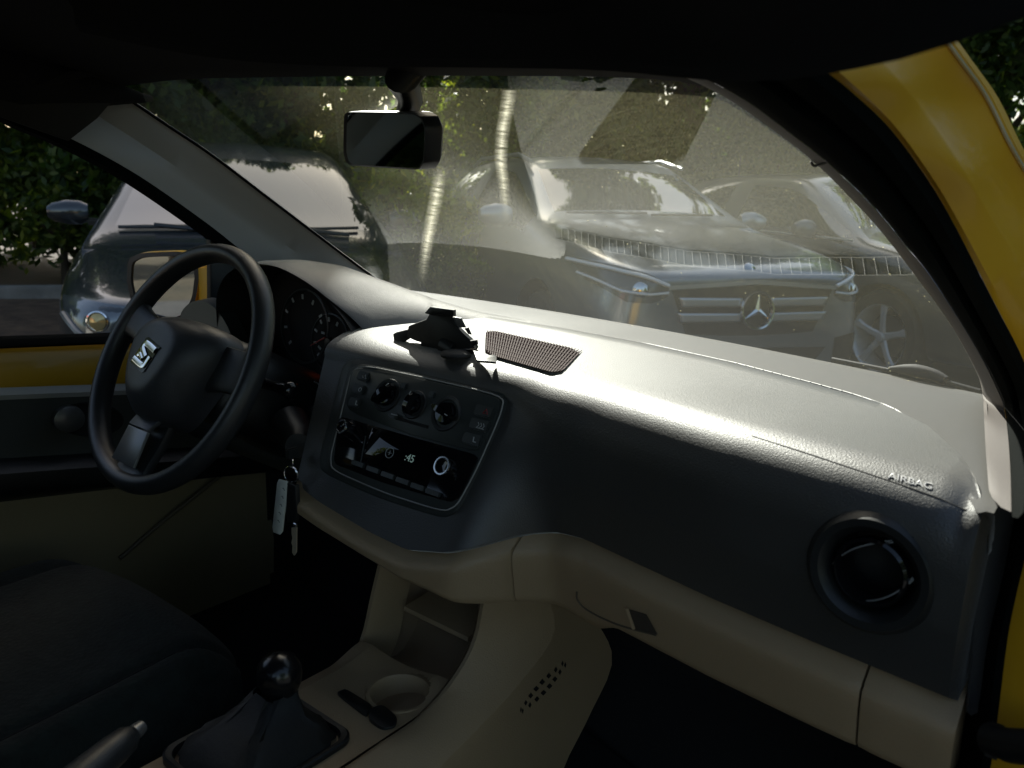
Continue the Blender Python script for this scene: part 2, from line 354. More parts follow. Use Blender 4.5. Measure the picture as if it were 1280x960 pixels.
for b, a, h, r, n, lf, mi, nm, lb in rowsT:
    x, y, _ = hp(a, b); tree(nm, lb, 'shrub', x, y, h*(1.95 if b < 1 else 1.62), r*1.05, int(n*2.8), lf, LM[mi], GR)
LOWS = ['low leafy bush at far left in the driver window', 'yellow green bush low at left in the driver window', 'low bush left of the black hatchback mirror', 'low bush behind the black hatchback bonnet',
        'low bush behind the black hatchback windscreen', 'low bush behind the black hatchback tail', 'low bush between black hatchback and grey SUV', 'low bush left behind the grey SUV', 'low bush behind the grey SUV tail',
        'low bush between grey SUV and dark saloon', 'low bush behind the dark saloon tail', 'low bush at right behind the dark saloon', 'low bush furthest right of the row']
for k, b in enumerate([-12.2, -10.5, -8.9, -7.3, -5.7, -4.2, -2.7, -1, .7, 2.5, 4.5, 6.5, 8.6]):
    x, y, _ = hp(-5.95-.3*(k % 2), b); tree('low_hedge_bush', LOWS[k], 'bush', x, y, 2.3+.3*(k % 3), 1.15, 9000, .05, LM[(2, 1, 0, 1)[k % 4]], 'low bushes along the kerb', trunk_r=.04)
for x, y, h, r, n, lb in [(-13, 5, 8.5, 3, 9000, 'tall dark tree behind the left hedge'), (-9, 12, 8, 2.8, 9000, 'tall dark tree behind the middle of the hedge'),
                          (-2, 16, 9, 3.2, 9000, 'tall dark tree behind the grey SUV'), (4.5, 15, 12, 4, 12000, 'tallest tree, behind the dark saloon on the right'),
                          (-16, -3, 8, 3, 7000, 'tall tree at the far left behind the driver window')]:
    tree('tall_tree', lb, 'tree', x, y, h, r, n, .15, LM[0], 'tall trees behind the hedge', low=.25, trunk_r=.2)
for (px, d, h, r, lb) in [(500, 5.3, 1.5, .5, 'low yellow green bush beside the mirror of the black hatchback'), (560, 5.9, 1.2, .55, 'low yellow green bush left of the grey SUV front wheel')]:
    p = at(px, 300, d=d); tree('low_bush', lb, 'bush', p[0], p[1], h, r, 6000, .035, LM[2], 'low bushes between the parked cars', trunk_r=.03)
su = np.array([math.sin(SUN_AZ), math.cos(SUN_AZ)]); sp_ = np.array([-su[1]*-1, -su[0]])   # towards the sun, and across it
def sun_at(t, p): q = su*t+sp_*p; return float(q[0]), float(q[1])
for t, p, h, r, low, lb in [(14.0, -3.2, 14.5, 3.1, .25, 'tall bushy tree left of the black hatchback, added to shade the driver seat'), (10.0, 4.2, 9.0, 2.1, .3, 'spreading tree added so that its crown shades the dark saloon')]:
    x, y = sun_at(t, p); ex_b = [(sp_[0]*a, sp_[1]*a, z_, 1.15, 1.15, 1.2) for a, z_ in ((2.05, 11.5), (2.05, 10.2), (2.0, 12.7), (1.0, 11.3), (-.1, 11.4), (1.5, 11.0))] if p < 0 else ()  # added trees: crowns put on the sun line to shade seat and saloon
    tree('shade_tree', lb, 'tree', x, y, h, r, 150000 if p < 0 else 30000, .11, LM[1], 'added shade trees behind the parked cars', low=low, trunk_r=.16, extra=ex_b)
WH = ['furthest left', 'second from the left', 'behind the black hatchback', 'left of the rear view mirror', 'right of the rear view mirror', 'behind the grey SUV', 'behind the dark saloon', 'second from the right', 'furthest right']
for k in range(9):
    x, y, _ = hp(-8.6-rng.uniform(0, .8), -12+k*3.0); tree('back_shrub', 'dark shrub in the second row of the hedge, '+WH[k], 'shrub', x, y, 2.7+rng.uniform(0, .4), 1.8, 7000, .11, LM[0], 'second row of shrubs behind the hedge')
for x, y, lb in [(-8, -9, 'tree standing behind the yellow car on the driver side'), (-3.5, -13, 'tree standing straight behind the yellow car'), (-11, -4, 'tree at the far side of the car park behind the driver door')]:
    tree('rear_tree', lb, 'tree', x, y, 6, 2.2, 5000, .13, LM[1], 'trees behind the yellow car', low=.2, trunk_r=.15)
hs = thing('house', 'white house with red tiled roof behind the yellow car, seen only in the door mirror', 'house'); hs.location = (-6.4, -24, 0)
g = G(); g.box((0, 0, 2.6), (9, 7, 5.2)); g.build('wall', mat('render_white', (.6, .58, .52), .9, bump=.2, bscale=30), hs)
g = G(); g.loft([[(-4.9, -3.9, 5.1), (0-4.9, 0, 7.6), (-4.9, 3.9, 5.1)], [(4.9, -3.9, 5.1), (4.9, 0, 7.6), (4.9, 3.9, 5.1)]], cap=True, sm=False); g.build('roof', mat('roof_tile_red', (.35, .07, .04), .8, bump=.6, bscale=20), hs)
for wx in (-3, 0, 3):
    for wz in (1.5, 3.9): g = G(); g.box((wx, 3.52, wz), (1.1, .06, 1.3)); g.build('window', MT['gloss'], hs)
# right hand side, beyond the open door
tree('side_shrub', 'dark shrub seen at right edge beyond the yellow door frame', 'shrub', 3.6, 5.0, 4.2, 1.8, 24000, .07, LM[0], GR)
tree('side_shrub', 'dark shrub outside the open passenger door', 'shrub', 3.9, 2.0, 3.4, 1.7, 9000, .07, LM[0], GR)
tree('side_shrub', 'dark shrub beside the passenger side behind the open door', 'shrub', 4.2, -1.4, 3.2, 1.7, 8000, .08, LM[0], GR)

# ================================================================== PARKED CARS
def paint(name, col, rough=.32, metal=.6): 
    return mat(name, col, rough, metal, coat=1, var=.04, vscale=2)
TYRE = mat('tyre_rubber', (.015, .015, .015), .8, bump=.4, bscale=80)
RIMM = mat('alloy', (.6, .61, .63), .35, .3)
LINER = mat('arch_liner', (.006, .006, .006), .95)
CGLASS = mat('car_window_glass', (.012, .016, .018), .02, spec=1.0, coat=1)
TRIMB = mat('car_black_trim', (.01, .01, .011), .35)
def wheel(parent, s, v, side, r=.325, spokes=5):
    o = thing('wheel', '', ''); del o['label']; del o['category']; o.parent = parent; o.location = (-s, v, r)
    ax = (0, side, 0); W = .21
    g = G(); g.lathe([(r*.66, -.02), (r*.72, .0), (r*.93, .0), (r*.985, -.02), (r, -.05), (r, -W+.03), (r*.95, -W), (r*.6, -W)], (0, 0, 0), ax, 40, cap=False)
    g.build('tyre', TYRE, o)
    g = G(); g.lathe([(r*.70, -.004), (r*.67, -.012), (r*.64, -.04), (r*.62, -.16)], (0, 0, 0), ax, 40, cap=False); g.lathe([(r*.62, -.17), (.05, -.172)], (0, 0, 0), ax, 40, 1, cap=False)
    for k in range(spokes):
        a = 2*math.pi*k/spokes+.3; u = np.array([math.cos(a), 0, math.sin(a)]); q = np.array([-math.sin(a), 0, math.cos(a)]); n = np.array([0, side, 0.])
        pts = []
        for t, wd, dp in ((.03, .032, -.03), (.08, .026, -.022), (.15, .024, -.014), (r*.665, .036, -.012)):
            pts.append([u*t+q*wd*.9+n*(dp-.012), u*t+q*wd*.55+n*dp, u*t-q*wd*.55+n*dp, u*t-q*wd*.9+n*(dp-.012), u*t+n*(dp-.035)])
        g.loft(pts, 0, True, True)
    g.lathe([(.0, -.012), (.028, -.014), (.034, -.022), (.034, -.05)], (0, 0, 0), ax, 20)
    g.build('rim', [RIMM, LINER], o)
    g = G(); g.lathe([(.0, -.09), (r*.45, -.09), (r*.45, -.12), (0, -.12)], (0, 0, 0), ax, 30); g.build('brake_disc', mat('brake_disc', (.2, .19, .18), .4, .8) if 'bd' not in MT else MT['bd'], o)
    return o
MT['bd'] = mat('brake_disc', (.2, .19, .18), .4, .8)
def body_mesh(st, roofs):
    """st rows: (s, zb, w, zsh, wb, zb2(belt), wo, zo (pillar outer), wi, zi (pillar inner), zc(centre))"""
    rows = []
    for (s, zb, w, zsh, wb, zbl, wo, zo, wi, zi, zc) in st:
        half = [(0, zb), (w*.8, zb), (w*.97, zb+.06), (w, (zb+zsh)*.5), (w*.985, zsh), (wb, zbl), (wo, zo), (wi, zi), (wi*.5, zi*.3+zc*.7), (0, zc)]
        rows.append([(-s, v, z) for v, z in half]+[(-s, -v, z) for v, z in half[-2:0:-1]])
    n = len(rows[0]); vs = [p for r in rows for p in r]; fs = []; mi = []
    for i in range(len(rows)-1):
        for j in range(n):
            k = (j+1) % n; fs.append((i*n+j, (i+1)*n+j, (i+1)*n+k, i*n+k)); jj = j if j < 9 else n-1-j
            m = 0
            if (i, jj) in roofs: m = roofs[(i, jj)]
            mi.append(m)
    for base in (0, (len(rows)-1)*n):
        for j in range(0, 9):
            a, b_, c, d = j, j+1, (n-j-1) % n, (n-j) % n
            if j == 0: f = (base+0, base+1, base+n-1)
            elif j == 8: f = (base+8, base+9, base+10)
            else: f = (base+a, base+b_, base+c, base+d)
            fs.append(f); mi.append(0)
    me = bpy.data.meshes.new('body'); me.from_pydata(vs, [], fs)
    return me, mi
def parked_car(name, label, cat, pos, heading, st, glassmap, PM, arches, wheel_s, extras, group, scale=1.0, zoff=0):
    root = thing(name, label, cat, group); 
    me, mi = body_mesh(st, glassmap)
    for m in (PM, CGLASS, LINER): me.materials.append(m)
    me.polygons.foreach_set('material_index', mi)
    bm = bmesh.new(); bm.from_mesh(me); bmesh.ops.recalc_face_normals(bm, faces=bm.faces[:])
    bm.to_mesh(me); bm.free()
    o = bpy.data.objects.new('tmp', me); COL.objects.link(o); me.polygons.foreach_set('use_smooth', [True]*len(me.polygons))
    md = o.modifiers.new('s', 'SUBSURF'); md.levels = 3; md.render_levels = 3
    cuts = []
    for s, r in arches:
        for sd in (-1, 1):
            c = G(); c.lathe([(r, -.2), (r, .3)], (-s, sd*.8, r*.86), (0, sd, 0), 48); co = c.build('cut', LINER, None, auto=False); cuts.append(co)
            b = o.modifiers.new('b', 'BOOLEAN'); b.object = co; b.operation = 'DIFFERENCE'; b.solver = 'EXACT'
            try: b.material_mode = 'TRANSFER'
            except Exception: pass
    dg = bpy.context.evaluated_depsgraph_get(); ev = bpy.data.meshes.new_from_object(o.evaluated_get(dg)); bpy.data.objects.remove(o)
    for c in cuts: bpy.data.objects.remove(c)
    bm = bmesh.new(); bm.from_mesh(ev); bvh = BVHTree.FromBMesh(bm)
    # split glass from body
    mats_ = [m.name if m else '' for m in ev.materials]
    gi = [i for i, m in enumerate(mats_) if m == CGLASS.name]
    bm.faces.ensure_lookup_table()
    def sub(nm, test, mt, parent=root, off=0):
        vs = {}; V = []; F = []; MI = []
        for f in bm.faces:
            if not test(f): continue
            ids = []
            for v in f.verts:
                if v.index not in vs: vs[v.index] = len(V); V.append(v.co+v.normal*off)
                ids.append(vs[v.index])
            F.append(ids); MI.append(f.material_index)
        me2 = bpy.data.meshes.new(nm); me2.from_pydata([tuple(v) for v in V], [], F); 
        for m in mt: me2.materials.append(m)
        me2.polygons.foreach_set('material_index', [min(m, len(mt)-1) if len(mt) > 1 else 0 for m in MI]); me2.polygons.foreach_set('use_smooth', [True]*len(F)); me2.update()
        try: me2.set_sharp_from_angle(angle=R(35))
        except Exception: pass
        ob = bpy.data.objects.new(nm, me2); COL.objects.link(ob); ob.parent = parent; return ob
    bm.verts.index_update()
    sub('body', lambda f: f.material_index not in gi, list(ev.materials))
    wsr = st[glassmap['ws']] [0]
    def isg(f): return f.material_index in gi
    cen = lambda f: f.calc_center_median()
    ws1 = st[glassmap['ws']+1][0]; rear = glassmap.get('rear'); rs = st[rear][0] if rear else 99
    isw = lambda f: isg(f) and f.normal.x > .25 and f.normal.z > .2 and abs(f.normal.y) < .6
    isr = lambda f: isg(f) and f.normal.x < -.25 and f.normal.z > .15 and abs(f.normal.y) < .6
    sub('windscreen', isw, [CGLASS]); 
    if any(isr(f) for f in bm.faces): sub('rear_window', isr, [CGLASS])
    for sd in (-1, 1): sub('side_window', lambda f, sd=sd: isg(f) and not isw(f) and not isr(f) and cen(f).y*sd > 0, [CGLASS])
    for s, sd in [(s, sd) for s in wheel_s for sd in (-1, 1)]:
        wheel(root, s, sd*(st[6][2]-.02), sd)
    def hit(v, z, dirn=(-1, 0, 0), src=(1.5, None, None), off=.004):
        d = Vector(dirn).normalized(); o_ = Vector((0, v, z))-d*3
        loc, nor, idx, dist = bvh.ray_cast(o_, d)
        if loc is None: return Vector((-.25, v, z)), Vector((1, 0, 0))
        return loc+nor*off, nor
    def patch(nm, top, bot, mt, nu=16, nv=5, off=.004, parent=root, dirn=(-1, 0, 0), th=.0):
        T = resample(top, nu); B = resample(bot, nu); rows = []
        for j in range(nv):
            t = j/(nv-1); rows.append([tuple(hit(*(T[i]*(1-t)+B[i]*t), dirn=dirn, off=off)[0]) for i in range(nu)])
        g = G(); g.loft(rows); ob = g.build(nm, mt, parent, sol=th); return ob
    extras(root, patch, hit)
    root.location = (pos[0], pos[1], zoff); root.rotation_euler = (0, 0, heading); root.scale = (scale,)*3
    bm.free(); return root
def mir2(l): return [(-v, z) for v, z in l]
def mirrors(root, s, v, z, PM, w=.2, h=.14):
    for sd in (-1, 1):
        g = G(); c = np.array([-s, sd*(v+.02), z]); rows = []
        for t, k in ((-.5, .55), (-.35, .85), (0, 1), (.3, .9), (.5, .6)):
            rows.append([c+np.array([.06*math.cos(a)*k-.02*t, t*w, h/2*math.sin(a)*k*(1-.25*t*sd)]) for a in np.linspace(0, 6.28, 17)[:-1]])
        g.loft(rows, 0, True, True); ob = g.build('door_mirror', PM, root)
        g = G(); g.box((-s, sd*(v-.12), z-.05), (.05, .12, .04), bev=.015); g.build('mirror_arm', TRIMB, ob)
GRC = 'cars parked nose out in front of the yellow car'
def stations(L, W, H, hood, nose, tail='hatch', belt=.93, cs=1.22, cw=.79):
    w = W/2
    #      s,   zb,  w,    zsh,  wb,   zbl,  wo,   zo,   wi,  zi,   zc
    return [(0.0, .26, w*.72, .56, w*.66, nose-.08, w*.62, nose-.06, w*.5, nose-.04, nose-.03),
            (.05, .22, w*.82, .60, w*.76, nose-.03, w*.70, nose-.01, w*.6, nose+.0, nose+.015),
            (.22, .20, w*.95, .64, w*.88, nose+.0, w*.80, nose+.035, w*.66, nose+.045, nose+.06),
            (.55, .20, w, .70, w*.92, nose+.07, w*.83, nose+.10, w*.68, nose+.115, nose+.125),
            (cs-.17, .20, w, .76, w*.93, hood-.04, w*(cw+.05), hood, w*(cw-.07), hood+.02, hood+.04),
            (cs, .20, w, .78, w*.94, belt-.03, w*(cw+.08), hood+.01, w*cw, hood+.02, hood+.05),
            (1.98, .20, w, .80, w*.94, belt, w*.70, H-.10, w*.62, H-.06, H-.03),
            (2.15, .20, w, .80, w*.94, belt, w*.69, H-.07, w*.61, H-.03, H),
            (2.62, .20, w, .80, w*.94, belt+.01, w*.69, H-.06, w*.61, H-.02, H+.01),
            (2.70, .20, w, .80, w*.94, belt+.01, w*.69, H-.06, w*.61, H-.02, H+.01),
            (3.35, .20, w, .82, w*.94, belt+.03, w*.67, H-.10, w*.59, H-.06, H-.03),
            (3.55, .20, w*.99, .82, w*.93, belt+.04, w*.66, H-.13, w*.58, H-.09, H-.06)]
def glassmap(n_end):
    m = {'ws': 5}
    for j in (7, 8): m[(5, j)] = 1
    for i in (5, 7, 9): m[(i, 5)] = 1
    m[(6, 5)] = 1
    m[(n_end, 7)] = 1; m[(n_end, 8)] = 1; m['rear'] = n_end
    return m
# --- black hatchback
HLB = mat('lamp_housing', (.16, .17, .18), .12, .5, coat=1)
AMB = mat('lamp_amber', (.6, .45, .2), .15, .5)
PB = paint('black_blue_paint', (.03, .035, .038), .2, .1)
def ex_hatch(root, patch, hit):
    LENS = MT['clear']; w = .87
    for sd in (-1, 1):
        f = (lambda l: l) if sd > 0 else mir2
        top = [(.36, .615), (.48, .645), (.62, .66), (.76, .67), (.82, .665)]; bot = [(.36, .555), (.46, .52), (.60, .51), (.72, .53), (.80, .60)]
        hl_ = patch('headlight', f(top), f(bot), HLB, off=.003)
        for v, z in ((.50, .585), (.65, .59)):
            p, nr = hit(sd*v, z, off=.001); g = G(); g.lathe([(.044, .0), (.046, .010), (.040, .012), (.035, .004)], p, (1, sd*.3, .1), 24, 0, cap=False); g.build('ring', MT['chrome'], hl_)
            p, nr = hit(sd*v, z, off=.004); g = G(); g.lathe([(.0, .014), (.02, .010), (.035, .004)], p, (1, sd*.3, .1), 24, 0, cap=False); g.build('bulb', AMB, hl_)
        g = G(); e = [hit(*q, off=.008)[0] for q in resample(f(bot[1:]), 14)]; g.tube([tuple(x) for x in e], .012, 6); g.build('light_strip', MT['silver'], hl_)
        patch('kidney_grille', f([(.03, .66), (.14, .675), (.26, .665)]), f([(.04, .55), (.14, .53), (.24, .56)]), MT['gloss'], off=.004)
        e = f([(.02, .675), (.14, .69), (.275, .675), (.285, .64), (.25, .545), (.14, .515), (.03, .54), (.02, .675)]); g = G(); g.tube([tuple(hit(*q, off=.006)[0]) for q in resample(e, 30)], .01, 6, closed=False); g.build('grille_frame', MT['chrome'], root)
    patch('lower_grille', [(-.55, .44), (0, .45), (.55, .44)], [(-.45, .30), (0, .29), (.45, .30)], TRIMB)
    mirrors(root, 1.52, .93, .97, PB)
    g = G()   # wipers on the glass
    for a, b in (((-.66, .90), (-.02, .92)), ((.0, .90), (.60, .92))):
        e = [tuple(hit(*q, off=.018)[0]) for q in resample([a, b], 12)]; g.tube(e, .009, 6); g.tube([(e[3][0]+.0, e[3][1], e[3][2]+.01), (e[8][0]+.05, e[8][1]+.1, e[8][2]-.03)], .012, 6)
    g.build('wiper', TRIMB, root)
    g = G()
    for sd in (-1, 1):   # bonnet shut lines
        e = [tuple(hit(sd*v, 0, dirn=(0, 0, -1), off=.0)[0]) for v in [.1]]
    st2 = [(-.33, .60), (-.6, .66), (-.95, .70), (-1.2, .69)]
    g.build('bonnet_line', TRIMB, root) if False else None
st = stations(4.3, 1.77, 1.42, .81, .67, belt=.86, cs=1.05, cw=.88)+[(3.95, .22, .86, .80, .80, .96, .60, 1.08, .52, 1.10, 1.13), (4.2, .28, .80, .80, .72, .93, .60, .95, .5, .97, .98), (4.3, .32, .70, .74, .60, .85, .55, .87, .45, .89, .9)]
gm = glassmap(11)
parked_car('hatchback_car', 'black parked hatchback with round headlamps seen left through the driver window and behind the pillar', 'car', (-2.30, 1.56), R(-32), st, gm, PB, [(.85, .37), (3.5, .37)], (.85, 3.5), ex_hatch, GRC, .99, -.02)
# --- grey SUV
PG = paint('grey_metallic_paint', (.22, .25, .29), .3, .7)
BAR = mat('satin_silver', (.55, .56, .58), .3, .7)
def ex_suv(root, patch, hit):
    for sd in (-1, 1):
        f = (lambda l: l) if sd > 0 else mir2
        top = [(.52, .80), (.62, .845), (.74, .875), (.84, .885)]; bot = [(.52, .735), (.60, .70), (.72, .70), (.83, .78)]
        hl_ = patch('headlight', f(top), f(bot), mat('lamp_inner', (.12, .13, .14), .15, .4), off=.004)
        for q0, q1, rr in ((.80, .0, .011), (.45, .0, .007)):
            e = [tuple(hit(*q, off=.012)[0]) for q in resample(f([(a[0]*1, a[1]*(.85)+b[1]*.15) if rr > .01 else (a[0], a[1]*.3+b[1]*.7) for a, b in zip(top, bot)]), 12)]
            g = G(); g.tube(e, rr, 6); g.build('light_strip', mat('light_strip', (.8, .82, .85), .2), hl_)
        g = G(); p, n_ = hit(sd*.66, .765, off=.0); g.lathe([(.0, .012), (.03, .01), (.042, .0)], p, (1, sd*.4, .1), 20, cap=False); g.build('bulb', MT['chrome'], hl_)
        patch('side_intake', f([(.56, .50), (.68, .52), (.78, .52)]), f([(.56, .34), (.66, .34), (.76, .40)]), TRIMB)
    gr = patch('grille', [(-.50, .77), (-.3, .79), (0, .80), (.3, .79), (.50, .77)], [(-.40, .54), (-.2, .53), (0, .525), (.2, .53), (.40, .54)], TRIMB, nu=30, off=.003)
    for z, hh in ((.705, .022), (.625, .022)):
        for sd in (-1, 1):
            T = [(.09*sd, z+hh), (.46*sd, z+hh+.004)]; B = [(.09*sd, z-hh), (.44*sd, z-hh)]
            patch('grille_bar', T, B, BAR, off=.022, parent=gr, th=.02)
    T = [(-.52, .79), (0, .825), (.52, .79)]; B = [(-.52, .77), (0, .80), (.52, .77)]; patch('grille_surround', T, B, BAR, nu=30, off=.012, parent=gr)
    p, n_ = hit(0, .665, off=.03); nn = (1, 0, .12)
    g = G(); g.lathe([(.088, 0), (.092, .012), (.100, .014), (.104, 0)], p, nn, 40, cap=False)
    for a in (90, 210, 330):
        d = np.array([0, math.cos(R(a)), math.sin(R(a))]); q = np.array([0, -math.sin(R(a)), math.cos(R(a))]); o_ = np.array(p)+[.006, 0, 0]
        g.add([o_+q*.017, o_-q*.017, o_+d*.092, o_+[.009, 0, 0]], [(0, 2, 3), (2, 1, 3), (0, 1, 2)], 0, False)
    g.build('star_emblem', MT['chrome'], root)
    g = G(); g.lathe([(0, 0), (.09, 0)], np.array(p)-[.012, 0, 0], nn, 32); g.build('emblem_disc', MT['gloss'], root)
    q, n2 = hit(0, 3, dirn=(0, 0, -1)); 
    from mathutils import Vector as V_
    g = G(); p2 = hit(0, .875, off=.003)[0]; g.lathe([(0, .004), (.03, .003), (.034, 0)], p2, (.75, 0, .66), 20); g.build('bonnet_badge', MT['chrome'], root)
    patch('lower_grille', [(-.5, .45), (0, .46), (.5, .45)], [(-.4, .33), (0, .32), (.4, .33)], TRIMB)
    mirrors(root, 1.5, .96, 1.07, PG, .22, .15)
    g = G()
    for sd in (-1, 1): g.tube([(-1.9-.0, sd*.60, 1.43), (-2.2, sd*.59, 1.485), (-3.2, sd*.575, 1.47), (-3.45, sd*.56, 1.41)], .014, 8)
    g.build('roof_rail', BAR, root)
    g = G()
    for a, b in (((-.58, 1.09), (-.02, 1.10)), ((.0, 1.09), (.5, 1.10))):
        e = [tuple(hit(*q_, off=.018)[0]) for q_ in resample([a, b], 10)]; g.tube(e, .008, 6)
    g.build('wiper', TRIMB, root)
st = stations(4.4, 1.82, 1.50, 1.02, .86, belt=1.02)+[(3.95, .24, .89, .86, .84, 1.06, .62, 1.22, .54, 1.25, 1.28), (4.25, .30, .84, .84, .78, 1.00, .66, 1.02, .56, 1.04, 1.05), (4.4, .34, .74, .78, .66, .9, .6, .92, .5, .94, .95)]
parked_car('suv_car', 'grey parked SUV with star emblem in its silver barred grille, middle of the parked cars', 'car', (-.935, 3.611), R(-32.5), st, glassmap(11), PG, [(.9, .39), (3.6, .39)], (.9, 3.6), ex_suv, GRC, .985, -.06)
# --- dark saloon on the right
PD = paint('dark_grey_paint', (.055, .065, .08), .3, .5)
def ex_sal(root, patch, hit):
    for sd in (-1, 1):
        f = (lambda l: l) if sd > 0 else mir2
        hl_ = patch('headlight', f([(.46, .72), (.62, .76), (.80, .78)]), f([(.46, .64), (.62, .63), (.80, .70)]), mat('lamp_inner_dark', (.1, .1, .11), .15, .4), off=.004)
    patch('grille', [(-.4, .70), (0, .71), (.4, .70)], [(-.34, .56), (0, .55), (.34, .56)], TRIMB)
    mirrors(root, 1.58, .93, 1.0, PD)
    g = G(); g.tube([(-3.6, 0, 1.38), (-3.6, 0, 1.43), (-3.6, 0, 1.60)], [.02, .007, .004], 8); g.build('roof_aerial', TRIMB, root)
    g = G()
    for sd in (-1, 1): g.tube([(-1.2, sd*.845, .945), (-2.6, sd*.845, .955), (-3.5, sd*.835, .98)], .008, 6)
    g.build('window_trim', BAR, root)
    for sd in (-1, 1):
        for s_ in (1.75, 2.9):
            g = G(); g.box((-s_-.5, sd*.885, .82), (.2, .03, .03), bev=.01); g.build('door_handle', PD, root)
st = stations(4.5, 1.78, 1.43, .93, .76, belt=.95)+[(3.95, .22, .87, .84, .80, 1.0, .60, 1.10, .52, 1.12, 1.14), (4.4, .28, .82, .82, .74, .98, .62, 1.0, .5, 1.02, 1.03), (4.5, .32, .72, .76, .62, .9, .55, .92, .45, .94, .95)]
parked_car('saloon_car', 'dark parked car at right with silver five spoke wheel showing past the grey SUV nose', 'car', (.442, 5.571), R(-28.5), st, glassmap(11), PD, [(.85, .37), (3.5, .37)], (.85, 3.5), ex_sal, GRC, .99, -.03)

# ================================================================== THE YELLOW CAR (seen from its passenger door)
car = thing('hatchback', 'yellow car seen from inside, with black dashboard, beige lower trim and steering wheel', 'car')
TH = R(34)
def yb(x): return .668-.10*x-.17*x*x
def dyb(x): return -.10-.34*x
def W(x, s, off=0):
    p = np.array([x, yb(x)-s*math.cos(TH), .95+s*math.sin(TH)])
    n = np.cross([1, dyb(x), 0], [0, -math.cos(TH), math.sin(TH)]); n /= np.linalg.norm(n)
    return p-n*off*np.sign(n[1])*-1 if off else p
def onW(px, py):
    x = 0
    for _ in range(40):
        n = np.cross([1, dyb(x), 0], [0, -math.cos(TH), math.sin(TH)]); P = onpl(px, py, n, W(x, 0)); x = .5*x+.5*P[0]
    return P
def xs(P): return P[0], (P[2]-.95)/math.sin(TH)
# ---- windscreen
A_px = [(1228, 492), (1221, 466), (1188, 405), (1145, 346), (1110, 300), (1075, 260), (1018, 203), (960, 158), (900, 118), (850, 96), (800, 78)]
L_px = [(478, 356), (440, 328), (400, 298), (330, 245), (260, 192), (200, 152), (150, 118), (120, 98), (95, 80)]
A3 = [onW(*p) for p in A_px]; L3 = [onW(*p) for p in L_px]
rA = sorted([xs(p)[::-1] for p in A3]); rL = sorted([xs(p)[::-1] for p in L3])
g = G(); rows = []
for s in np.linspace(-.03, .66, 24):
    xa = interp(rA, s)+.01; xl = interp(rL, s)-.01
    rows.append([W(xl+(xa-xl)*t, s) for t in np.linspace(0, 1, 24)])
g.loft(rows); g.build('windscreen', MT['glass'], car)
sm = bpy.data.materials.new('glare_streak'); sm.use_nodes = True; n_t = sm.node_tree.nodes; l_t = sm.node_tree.links; n_t.clear()  # sun glare streaks on the windscreen, painted as fixed translucent strips
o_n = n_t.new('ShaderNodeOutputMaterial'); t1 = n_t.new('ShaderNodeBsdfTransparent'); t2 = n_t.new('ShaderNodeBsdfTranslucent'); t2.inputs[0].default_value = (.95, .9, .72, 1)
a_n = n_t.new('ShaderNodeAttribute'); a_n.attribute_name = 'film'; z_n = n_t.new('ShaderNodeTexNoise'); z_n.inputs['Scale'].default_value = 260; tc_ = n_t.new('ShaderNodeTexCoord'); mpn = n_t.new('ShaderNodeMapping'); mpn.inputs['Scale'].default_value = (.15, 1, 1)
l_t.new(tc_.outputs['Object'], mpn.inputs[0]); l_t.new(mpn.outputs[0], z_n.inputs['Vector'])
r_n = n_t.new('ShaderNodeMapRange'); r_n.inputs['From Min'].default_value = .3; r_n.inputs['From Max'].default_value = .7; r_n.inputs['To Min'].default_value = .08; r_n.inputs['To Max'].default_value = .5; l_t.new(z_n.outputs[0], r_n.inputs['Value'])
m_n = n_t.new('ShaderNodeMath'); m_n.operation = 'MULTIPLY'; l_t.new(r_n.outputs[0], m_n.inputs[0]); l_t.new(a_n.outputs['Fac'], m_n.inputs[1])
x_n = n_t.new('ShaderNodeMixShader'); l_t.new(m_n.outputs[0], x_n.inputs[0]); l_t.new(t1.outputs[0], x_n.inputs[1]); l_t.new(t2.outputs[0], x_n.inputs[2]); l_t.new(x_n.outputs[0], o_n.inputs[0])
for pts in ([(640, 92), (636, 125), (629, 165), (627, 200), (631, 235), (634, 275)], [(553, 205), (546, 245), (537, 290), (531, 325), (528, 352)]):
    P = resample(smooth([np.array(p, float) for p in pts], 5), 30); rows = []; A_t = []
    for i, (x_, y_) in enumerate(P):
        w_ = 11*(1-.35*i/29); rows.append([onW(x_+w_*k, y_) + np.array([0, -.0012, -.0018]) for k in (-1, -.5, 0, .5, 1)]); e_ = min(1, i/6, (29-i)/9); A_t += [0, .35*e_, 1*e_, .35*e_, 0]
    g = G(); g.loft(rows); ob = g.build('glare_streak', sm, bpy.data.objects['windscreen'] if False else car); at_t = ob.data.attributes.new('film', 'FLOAT', 'POINT'); at_t.data.foreach_set('value', A_t)
# ---- dashboard
YS = [(-.7, .47), (-.4, .50), (-.177, .505), (0, .512), (.14, .502), (.275, .475), (.393, .435), (.492, .395), (.553, .334), (.597, .25), (.618, .20), (.628, .17)]
YC = [(-.2, .262), (-.1, .256), (0, .243), (.1, .222), (.154, .208), (.26, .200), (.42, .172), (.52, .160), (.63, .150)]
ZE = [(-.2, .772), (-.1, .756), (0, .747), (.065, .745), (.12, .757), (.177, .778), (.25, .788), (.63, .788)]
def sst(a, b, x): t = min(1, max(0, (x-a)/(b-a) if b > a else (a-x)/(a-b))); return t*t*(3-2*t)
def fy(x, z):
    c = 1-sst(.13, .22, x); pc = .2145+(z-.925)*(.0685/.128)
    yc = interp(YC, x); q = yc-.010+.006*((.93-z)/.14)**2*1.5+max(0, .85-z)*.12
    return c*pc+(1-c)*q
VC = at(1087, 716, y=.1475); VR = .0415
xsD = list(np.linspace(-.2, .47, 56))+list(np.linspace(.476, .60, 36))+list(np.linspace(.605, .630, 8))
g = G(); rows = []
